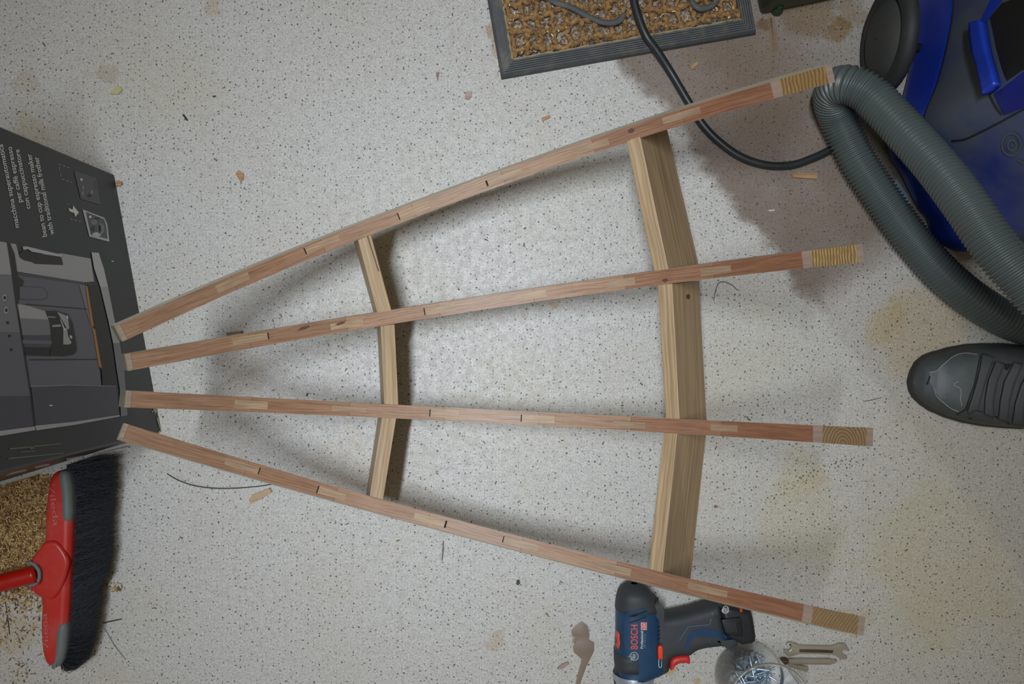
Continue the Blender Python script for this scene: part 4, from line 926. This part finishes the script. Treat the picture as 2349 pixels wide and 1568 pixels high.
# chuck
def chuck(rows, mat, nm, prt, notch=False):
    V, Fc = [], []; n = 48
    for (cy, r) in rows:
        c = W(*q8([(428, cy)])[0], ZC)
        for k in range(n):
            t = 2 * PI * k / n; V.append(c + Vector((math.cos(t) * r, 0, math.sin(t) * r)))
    for i in range(len(rows) - 1):
        for k in range(n):
            if notch and i >= notch and (k % 8) in (5, 6, 7, 0): continue
            Fc.append((i * n + k, i * n + (k + 1) % n, (i + 1) * n + (k + 1) % n, (i + 1) * n + k))
    return obj(nm, V, Fc, mat, prt, True)
M_SIL = plain('satin_silver', (176, 184, 196), .35, .6, var=.05)
ck = chuck([(1395, .02), (1400, .0262), (1450, .0266), (1500, .0258), (1620, .0235), (1760, .021)], plain('black_chuck', (28, 27, 30), .45), 'chuck', DR)
chuck([(1405, .0268), (1440, .0273), (1462, .0275), (1490, .0268), (1560, .0255), (1640, .0244)], M_SIL, 'chuck_ring', ck, 3)
V, Fc = sweep([W(1453, 1598, ZC), W(1453, 1640, ZC)], lambda i: .004, 10); obj('bit_socket', V, Fc, M_SIL, ck, True)

# ------------------------------------------------------------------ clear tub of screws
g = NT('clear_plastic'); nt = g.t; nt.nodes.remove(g.b)
tr_ = g.n('ShaderNodeBsdfTransparent'); tr_.inputs[0].default_value = (.95, .96, .96, 1); gl = g.n('ShaderNodeBsdfGlossy'); gl.inputs['Roughness'].default_value = .12; gl.inputs[0].default_value = (1, 1, 1, 1)
df = g.n('ShaderNodeBsdfDiffuse'); df.inputs[0].default_value = (.75, .76, .76, 1); fr = g.n('ShaderNodeFresnel'); fr.inputs[0].default_value = 1.35
m1 = g.n('ShaderNodeMixShader'); m1.inputs[0].default_value = .10; nt.links.new(tr_.outputs[0], m1.inputs[1]); nt.links.new(df.outputs[0], m1.inputs[2])
m2 = g.n('ShaderNodeMixShader'); nt.links.new(fr.outputs[0], m2.inputs[0]); nt.links.new(m1.outputs[0], m2.inputs[1]); nt.links.new(gl.outputs[0], m2.inputs[2]); nt.links.new(m2.outputs[0], g.out.inputs[0]); M_CLR = g.m
bc = W(1713, 1542); rb_ = .0455
TUB = thing('plastic_tub', 'clear plastic tub holding zinc screws beside the drill at the bottom edge', 'tub', bc)
def lathe(prof, c, n=48):
    V, Fc = [], []
    for (r, z_) in prof: V += [c + Vector((r * math.cos(2 * PI * k / n), r * math.sin(2 * PI * k / n), z_)) for k in range(n)]
    for i in range(len(prof) - 1):
        for k in range(n): Fc.append((i * n + k, i * n + (k + 1) % n, (i + 1) * n + (k + 1) % n, (i + 1) * n + k))
    return V, Fc
V, Fc = lathe([(.0005, .002), (.03, .0012), (rb_ - .004, .0008), (rb_ - .001, .003), (rb_, .007), (rb_ + .001, .04), (rb_ + .002, .085), (rb_ + .0025, .092)], bc); obj('tub_wall', V, Fc, M_CLR, TUB, True)
V, Fc = lathe([(rb_ + .0025, .092), (rb_ + .006, .0925), (rb_ + .006, .0945), (rb_ + .002, .095), (rb_ + .0015, .092)], bc); obj('tub_rim', V, Fc, M_CLR, TUB, True)
M_ZN = plain('zinc_steel', (178, 196, 212), .28, .6, var=.1)
pth = [(0, .0001), (0, .0028), (.0016, .0027), (.0034, .0015), (.006, .0012)]
for k in range(13): pth += [(.007 + k * .0016, .0017), (.0078 + k * .0016, .0011)]
pth += [(.0285, .0009), (.032, .0001)]
sv, sf = [], []
for (x_, r) in pth: sv += [Vector((x_ - .016, r * math.cos(2 * PI * k / 8), r * math.sin(2 * PI * k / 8))) for k in range(8)]
for i in range(len(pth) - 1):
    for k in range(8): sf.append((i * 8 + k, i * 8 + (k + 1) % 8, (i + 1) * 8 + (k + 1) % 8, (i + 1) * 8 + k))
sme = mesh_of('screw', sv, sf); sme.materials.append(M_ZN); sme.polygons.foreach_set('use_smooth', [True] * len(sf))
screw0 = D.objects.new('screw', sme)
for k in range(64):
    o = screw0 if k == 0 else screw0.copy(); COL.objects.link(o)
    lay = k // 16; r = (rb_ - .021) * math.sqrt(rnd.random()); a = rnd.uniform(0, 2 * PI)
    o.location = bc + Vector((r * math.cos(a), r * math.sin(a), .0062 + lay * .0075 + rnd.uniform(0, .003)))
    o.rotation_euler = (rnd.uniform(0, 6), rnd.uniform(-.12, .12) if lay == 0 else rnd.uniform(-.5, .5), rnd.uniform(0, 2 * PI))
    tag(o, 'small zinc screw in the heap inside the clear tub', 'screw', 'zinc screws in the clear tub')

# ------------------------------------------------------------------ spanner, bit holder, bit
q9 = lambda L: [Z(c, 5.8725, (1600, 1420)) for c in L]
M_STL = plain('worn_chrome_steel', (186, 178, 164), .35, .6, var=.15, scale=30)
M_STD = plain('dark_steel', (96, 80, 60), .45, .6, var=.2)
so_ = [(1195, 348), (1212, 318), (1262, 305), (1320, 326), (1380, 346), (1500, 352), (1700, 358), (1800, 360), (1850, 350), (1900, 327), (1960, 320), (2010, 350), (2042, 405), (2040, 432), (2000, 414), (1965, 400), (1952, 430), (1962, 462), (2014, 490), (2008, 522), (1968, 540), (1918, 528), (1870, 490), (1800, 474), (1600, 466), (1400, 464), (1335, 470), (1290, 490), (1230, 500), (1192, 470), (1166, 412), (1185, 408), (1228, 420), (1254, 402), (1258, 362), (1238, 338)]
SP = slab('open_end_spanner', [tuple(W(*p, .005)) for p in q9(so_)], .0003, .0062, .0014, M_STL, None, 3, origin=W(1872, 1490))
tag(SP, 'small double open-ended spanner lying on the floor right of the screw tub', 'spanner')
so2 = slab('recessed_panel', [tuple(W(*p, .006)) for p in q9([(1372, 396), (1600, 402), (1828, 414), (1822, 452), (1600, 446), (1372, 440)])], .0055, .0066, .0004, M_STD, None, 2, origin=W(1872, 1490)); so2.parent = SP; so2.location = (0, 0, 0)
GEO.pop('recessed_panel', None)
BH = thing('bit_holder', 'slim steel screwdriver bit holder lying just below the spanner', 'bit holder', W(1855, 1516))
def rod(a, b, z_, segs, nm, m_, prt=None, n=6, origin=None):
    A_, B_ = W(*q9([a])[0], z_), W(*q9([b])[0], z_); pts_, rr = [], []
    for f, r in segs: pts_.append(A_.lerp(B_, f)); rr.append(r)
    V, Fc = sweep(pts_, lambda i: rr[i], n); return obj(nm, V, Fc, m_, prt, False, origin)
rod((1215, 562), (1800, 566), .0048, [(0, .0030), (.02, .0042), (.98, .0042), (1, .0034)], 'hex_shaft', M_STL, BH)
rod((1118, 556), (1222, 562), .0048, [(0, .0036), (.08, .0046), (.75, .0046), (.8, .003), (1, .0032)], 'collar', M_STD, BH, 16)
rod((1795, 566), (1880, 562), .0048, [(0, .003), (.5, .003), (.55, .0018), (1, .001)], 'tip', M_STL, BH, 6)
tag(rod((1225, 612), (1485, 668), .0040, [(0, .002), (.05, .0026), (.42, .0026), (.45, .0036), (.95, .0038), (1, .003)], 'driver_bit', M_STL, None, 6, W(1830, 1529)), 'short steel driver bit lying below the bit holder', 'driver bit')

# ------------------------------------------------------------------ green machine base at the top
M_GRN = plain('dark_green_enamel', (34, 52, 30), .4, var=.2, dust=.15, dustc=(70, 74, 50))
ga, gb = W(1741, 38), W(1962, -8); gd = (gb - ga).normalized(); gn = Vector((-gd.y, gd.x, 0))
GM = thing('machine_base', 'dark green enamelled machine base standing behind the door mat at the top edge', 'machine', ga.lerp(gb, .4))
b0, b1 = ga, gb
V = []
for z_, i_ in ((0.003, 0.001), (.03, 0), (.30, .004), (.32, .02)): V += [b0 + gn * i_ + Vector((0, 0, z_)), b1 + gn * i_ + Vector((0, 0, z_)), b1 + gn * .34 + Vector((0, 0, z_)), b0 + gn * .34 + Vector((0, 0, z_))]
Fc = [(i * 4 + k, i * 4 + (k + 1) % 4, i * 4 + 4 + (k + 1) % 4, i * 4 + 4 + k) for i in range(3) for k in range(4)] + [(3, 2, 1, 0), (12, 13, 14, 15)]
bevel(obj('cabinet', V, Fc, M_GRN, GM), .006, 3)
for (px, py) in ((1780, 26),):
    c = W(px, py, 0); V, Fc = lathe([(.0005, 0), (.0070, 0), (.0074, .003), (.0074, .009), (.0060, .0115), (.004, .013), (.004, .02), (.0005, .02)], c, 20); obj('foot', V, Fc, plain('green_levelling_foot', (34, 62, 42), .45), GM, True)
for (f_, d_) in ((.0, .30), (1.0, .30)):
    c = b0.lerp(b1, .1 + .8 * f_) + gn * d_; V, Fc = lathe([(.0005, 0), (.0082, 0), (.0086, .009), (.004, .013), (.004, .02), (.0005, .02)], c, 16); obj('foot', V, Fc, M_GRN, GM, True)

# ------------------------------------------------------------------ small bits on the floor
M_CHIP = [wood('chip_timber_%s' % n_, a, b) for n_, a, b in (('tan', (150, 112, 76), (186, 146, 104)), ('oak', (166, 138, 100), (196, 168, 130)), ('pink', (150, 128, 120), (176, 152, 142)), ('brown', (118, 88, 62), (150, 116, 84)))]
def chip(name, poly, h, m_, label, cat, z0=.0002):
    c = sum((W(*p) for p in poly), Vector()) / len(poly); n = len(poly)
    V = [W(*p) + Vector((0, 0, z0)) for p in poly] + [c + (W(*p) - c) * .93 + Vector((0, 0, z0 + h)) for p in poly]
    Fc = [tuple(range(n))[::-1], tuple(n + k for k in range(n))] + [(k, (k + 1) % n, n + (k + 1) % n, n + k) for k in range(n)]
    UV = [[((W(*poly[k % n]).x), W(*poly[k % n]).y) for k in (i % n for i in f)] for f in Fc]
    o = obj(name, V, Fc, m_, None, origin=c, uv=UV); return tag(o, label, cat)
chip('wood_chip', [(524, 762), (558, 758), (560, 774), (548, 790), (526, 788)], .009, M_CHIP[3], 'brown block of scrap wood half hidden under the second rib near its left end', 'wood chip')
chip('wood_chip', [(571, 1146), (577, 1135), (621, 1117), (626, 1127), (596, 1145), (574, 1155)], .0035, M_CHIP[1], 'long pale wood chip below the lowest rib near the thin loose fibre', 'wood chip')
chip('wood_chip', [(1813, 399), (1872, 398), (1874, 407), (1872, 412), (1814, 408)], .004, M_CHIP[0], 'tan sliver of wood lying left of the hose under the cord loop', 'wood chip')
chip('wood_chip', [(540, 398), (548, 390), (560, 398), (559, 412), (552, 418), (546, 408)], .0015, M_CHIP[0], 'ragged tan flake on the open floor above the top rib', 'wood chip')
chip('wood_chip', [(1068, 210), (1083, 209), (1082, 222), (1075, 230), (1066, 227)], .0012, M_CHIP[2], 'pinkish square wood flake on the open floor left of the door mat', 'wood chip')
chip('wood_chip', [(1243, 277), (1243, 270), (1260, 264), (1264, 270), (1248, 277)], .002, M_CHIP[0], 'small tan chip above the top rib left of the brown dirt band', 'wood chip')
chip('wood_chip', [(268, 414), (280, 416), (283, 423), (276, 428), (268, 426)], .003, M_CHIP[0], 'small tan chip at the top corner of the black box', 'wood chip')
chip('wood_chip', [(1277, 1531), (1290, 1520), (1303, 1515), (1306, 1521), (1294, 1530), (1280, 1534)], .003, M_CHIP[2], 'pinkish wood sliver beside the dried brown spill', 'wood chip')
chip('wood_chip', [(1583, 155), (1590, 146), (1603, 141), (1600, 149), (1586, 160)], .0015, M_CHIP[0], 'thin brown shaving between the door mat and the top rib', 'wood chip')
chip('wood_chip', [(1256, 696), (1268, 692), (1280, 698), (1276, 709), (1266, 703)], .0015, M_CHIP[1], 'pale torn shaving under the middle of the second rib', 'wood chip')
chip('wood_chip', [(1720, 1385), (1736, 1384), (1740, 1392), (1728, 1396), (1720, 1394)], .0012, M_CHIP[2], 'grey-brown flake just above the right end of the lowest rib', 'wood chip')
chip('wood_chip', [(1000, 166), (1008, 166), (1004, 188)], .0012, M_CHIP[3], 'small wedge-shaped splinter on the open floor above the top rib', 'wood chip')
chip('wood_chip', [(2114, 530), (2140, 522), (2152, 548), (2142, 566), (2120, 548)], .006, M_CHIP[3], 'brown scrap of wood between the two hose runs', 'wood chip')
chip('seed_husk', [(254, 216), (266, 197), (276, 198), (283, 206), (272, 218)], .002, plain('pale_yellow_husk', (186, 178, 132), .7), 'pale yellow husk on the floor above the black box', 'husk')
chip('paper_scrap', [(1762, 481), (1778, 480), (1776, 484), (1764, 485)], .0006, plain('white_scrap', (190, 186, 180), .8), 'tiny white scrap on the brown dirt band', 'scrap')
chip('bark_flake', [(1643, 1157), (1648, 1162), (1640, 1165), (1636, 1160)], .0012, M_CHIP[3], 'small round brown flake right of the wide spacers', 'wood chip')
chip('pebble', [(1185, 1330), (1191, 1328), (1193, 1336), (1189, 1341), (1184, 1338)], .003, plain('dark_pebble', (70, 70, 68), .7), 'dark pebble on the open floor below the lowest rib', 'pebble')
# dried spill (thin film with its own outline)
sp_ = [(1322, 1432), (1334, 1424), (1346, 1432), (1352, 1452), (1351, 1466), (1363, 1472), (1363, 1492), (1354, 1510), (1345, 1528), (1336, 1552), (1330, 1572), (1322, 1590), (1308, 1590), (1320, 1568), (1325, 1545), (1334, 1512), (1328, 1505), (1316, 1495), (1314, 1482), (1322, 1470), (1328, 1462), (1312, 1456), (1310, 1446)]
V = [W(*p) + Vector((0, 0, .0004)) for p in sp_]
o = slab('dried_spill', [tuple(W(*p)) for p in sp_], -.0004, .0006, .0002, plain('dried_brown_spill', (130, 114, 100), .5, var=.12, scale=70), None, 1, origin=W(1335, 1500)); tag(o, 'dried brown spill with a long tail on the floor left of the drill', 'spill')
def strand(pts_, r, m_, label, cat, name, c=None):
    P_ = catmull([W(*p, r * 1.1) for p in pts_], 10); V, Fc = sweep(P_, lambda i: r * (1 - .5 * abs(i / len(P_) - .5)), 5)
    tag(obj(name, V, Fc, m_, None, True, origin=W(*pts_[0])), label, cat)
M_FIB = plain('dark_fibre', (70, 66, 54), .6); M_FIB2 = plain('grey_fibre', (110, 104, 96), .7)
strand([(383, 1086), (410, 1101), (445, 1113), (490, 1119), (540, 1119), (590, 1115), (625, 1110)], .0009, M_FIB, 'long thin dark fibre curving under the lowest rib at left', 'fibre', 'loose_fibre')
strand([(1637, 689), (1641, 668), (1648, 650), (1660, 646), (1678, 653), (1692, 665)], .0008, M_FIB2, 'bent grey fibre right of the wide spacer below the second rib', 'fibre', 'loose_fibre')
strand([(1981, 920), (2000, 917), (2023, 911)], .0006, M_FIB2, 'short straight fibre left of the shoe toe', 'fibre', 'loose_fibre')
strand([(236, 1428), (255, 1424), (279, 1419)], .0010, M_FIB, 'single dark bristle sticking out right of the broom', 'bristle', 'loose_bristle')
strand([(240, 1440), (262, 1478), (288, 1512)], .0005, M_FIB2, 'thin grey hair slanting away below the broom bristles', 'hair', 'loose_hair')
strand([(1014, 1285), (1016, 1262), (1017, 1240)], .0009, M_FIB2, 'short upright grey splinter below the middle of the lowest rib', 'splinter', 'splinter')
strand([(420, 262), (424, 268), (430, 276)], .0013, plain('black_scrap', (40, 42, 42), .7), 'tiny black scrap on the floor right of the box top', 'scrap', 'black_scrap')
strand([(1713, 954), (1716, 960), (1722, 964)], .0008, M_FIB, 'tiny hooked dark fibre above the third rib near its right end', 'fibre', 'loose_fibre')
strand([(12, 1380), (18, 1420), (22, 1455)], .0007, M_FIB, 'dark twig across the sawdust at the left edge', 'twig', 'twig')
dirt_edge = []
for (p_, q_) in ((mp(bw, bh), mp(Lx - bw, bh)), (mp(bw, bh), mp(bw, .2))):
    pts_ = [p_.lerp(q_, t / 50) + Vector((rnd.gauss(0, .0006), rnd.gauss(0, .0006), th * .82)) for t in range(51)]
    dirt_edge.append(pts_)
for pts_ in dirt_edge:
    V, Fc = sweep(pts_, lambda i: .0016 * (1 + .4 * math.sin(i * 1.7)), 6); obj('packed_dirt_line', V, Fc, plain('packed_tan_dirt', (150, 138, 108), .9), MAT, True)
def deb():
    for _ in range(50):
        px, py = rnd.uniform(20, 2330), rnd.uniform(10, 1560)
        wgt = .9 if 620 < px < 1500 and 480 < py < 1300 else (.7 if px < 450 and py < 500 else .35)
        if px < 400 and 290 < py < 1110 or px > 1890 and py < 620 or 1100 < px < 1760 and py < 190 or 1400 < px < 1830 and py > 1300 or px < 300 and py > 1000 or px > 2060 and 740 < py < 1060: continue
        if rnd.random() < wgt: p_ = W(px, py); return p_.x, p_.y
def fluff():
    f = rnd.random(); px, py = (rnd.gauss(232 - 40 * f, 9), 1335 + 140 * f + rnd.gauss(0, 8)) if rnd.random() < .7 else (rnd.gauss(268, 9), rnd.gauss(1347, 6))
    if rnd.random() < .25: px, py = rnd.gauss(45, 18), rnd.gauss(1535, 18)
    p_ = W(max(px, 5), py); return p_.x, p_.y
V, Fc, MI = flakes(150, fluff, (.004, .0012), lambda x, y: .001, 5)
tag(obj('shaving_fluff', V, Fc, saw, None, origin=W(235, 1400), mi=MI, fix=False), 'loose brown shavings clinging along the lower tips of the black bristles', 'shavings', kind='stuff')
V, Fc, MI = flakes(130, deb, (.0042, .0016), lambda x, y: .0002, 4)
tag(obj('fine_debris', V, Fc, [saw[1], saw[3], plain('grey_crumb', (120, 116, 108), .9), plain('reddish_crumb', (142, 104, 84), .9)], None, origin=(0, 0, 0), mi=MI, fix=False), 'tiny brown and grey crumbs strewn thinly over the speckled floor', 'debris', kind='stuff')
dt = []
for k in range(26):
    f = k / 25; bx, by = 1755 + 205 * f, 1152 - 97 * f - 14 * math.sin(f * PI)
    for d_ in ((-3, -5), (4, 4)) if k % 3 else ((0, 0),):
        c = W(bx + d_[0] + rnd.gauss(0, 1), by + d_[1] + rnd.gauss(0, 1)); r = rnd.uniform(.0007, .0013)
        dt.append(([c + Vector((r * math.cos(2 * PI * q / 7), r * math.sin(2 * PI * q / 7), z_)) for z_ in (.0001, .0005) for q in range(7)], [tuple(range(7))[::-1], tuple(range(7, 14))] + [(q, (q + 1) % 7, 7 + (q + 1) % 7, 7 + q) for q in range(7)]))
V, Fc, _ = merge(dt)
tag(obj('dotted_tread_mark', V, Fc, plain('olive_dirt', (104, 94, 62), .8), None, origin=W(1857, 1090)), 'dotted olive dirt trail slanting below the right end of the third rib', 'dirt mark', kind='stuff')
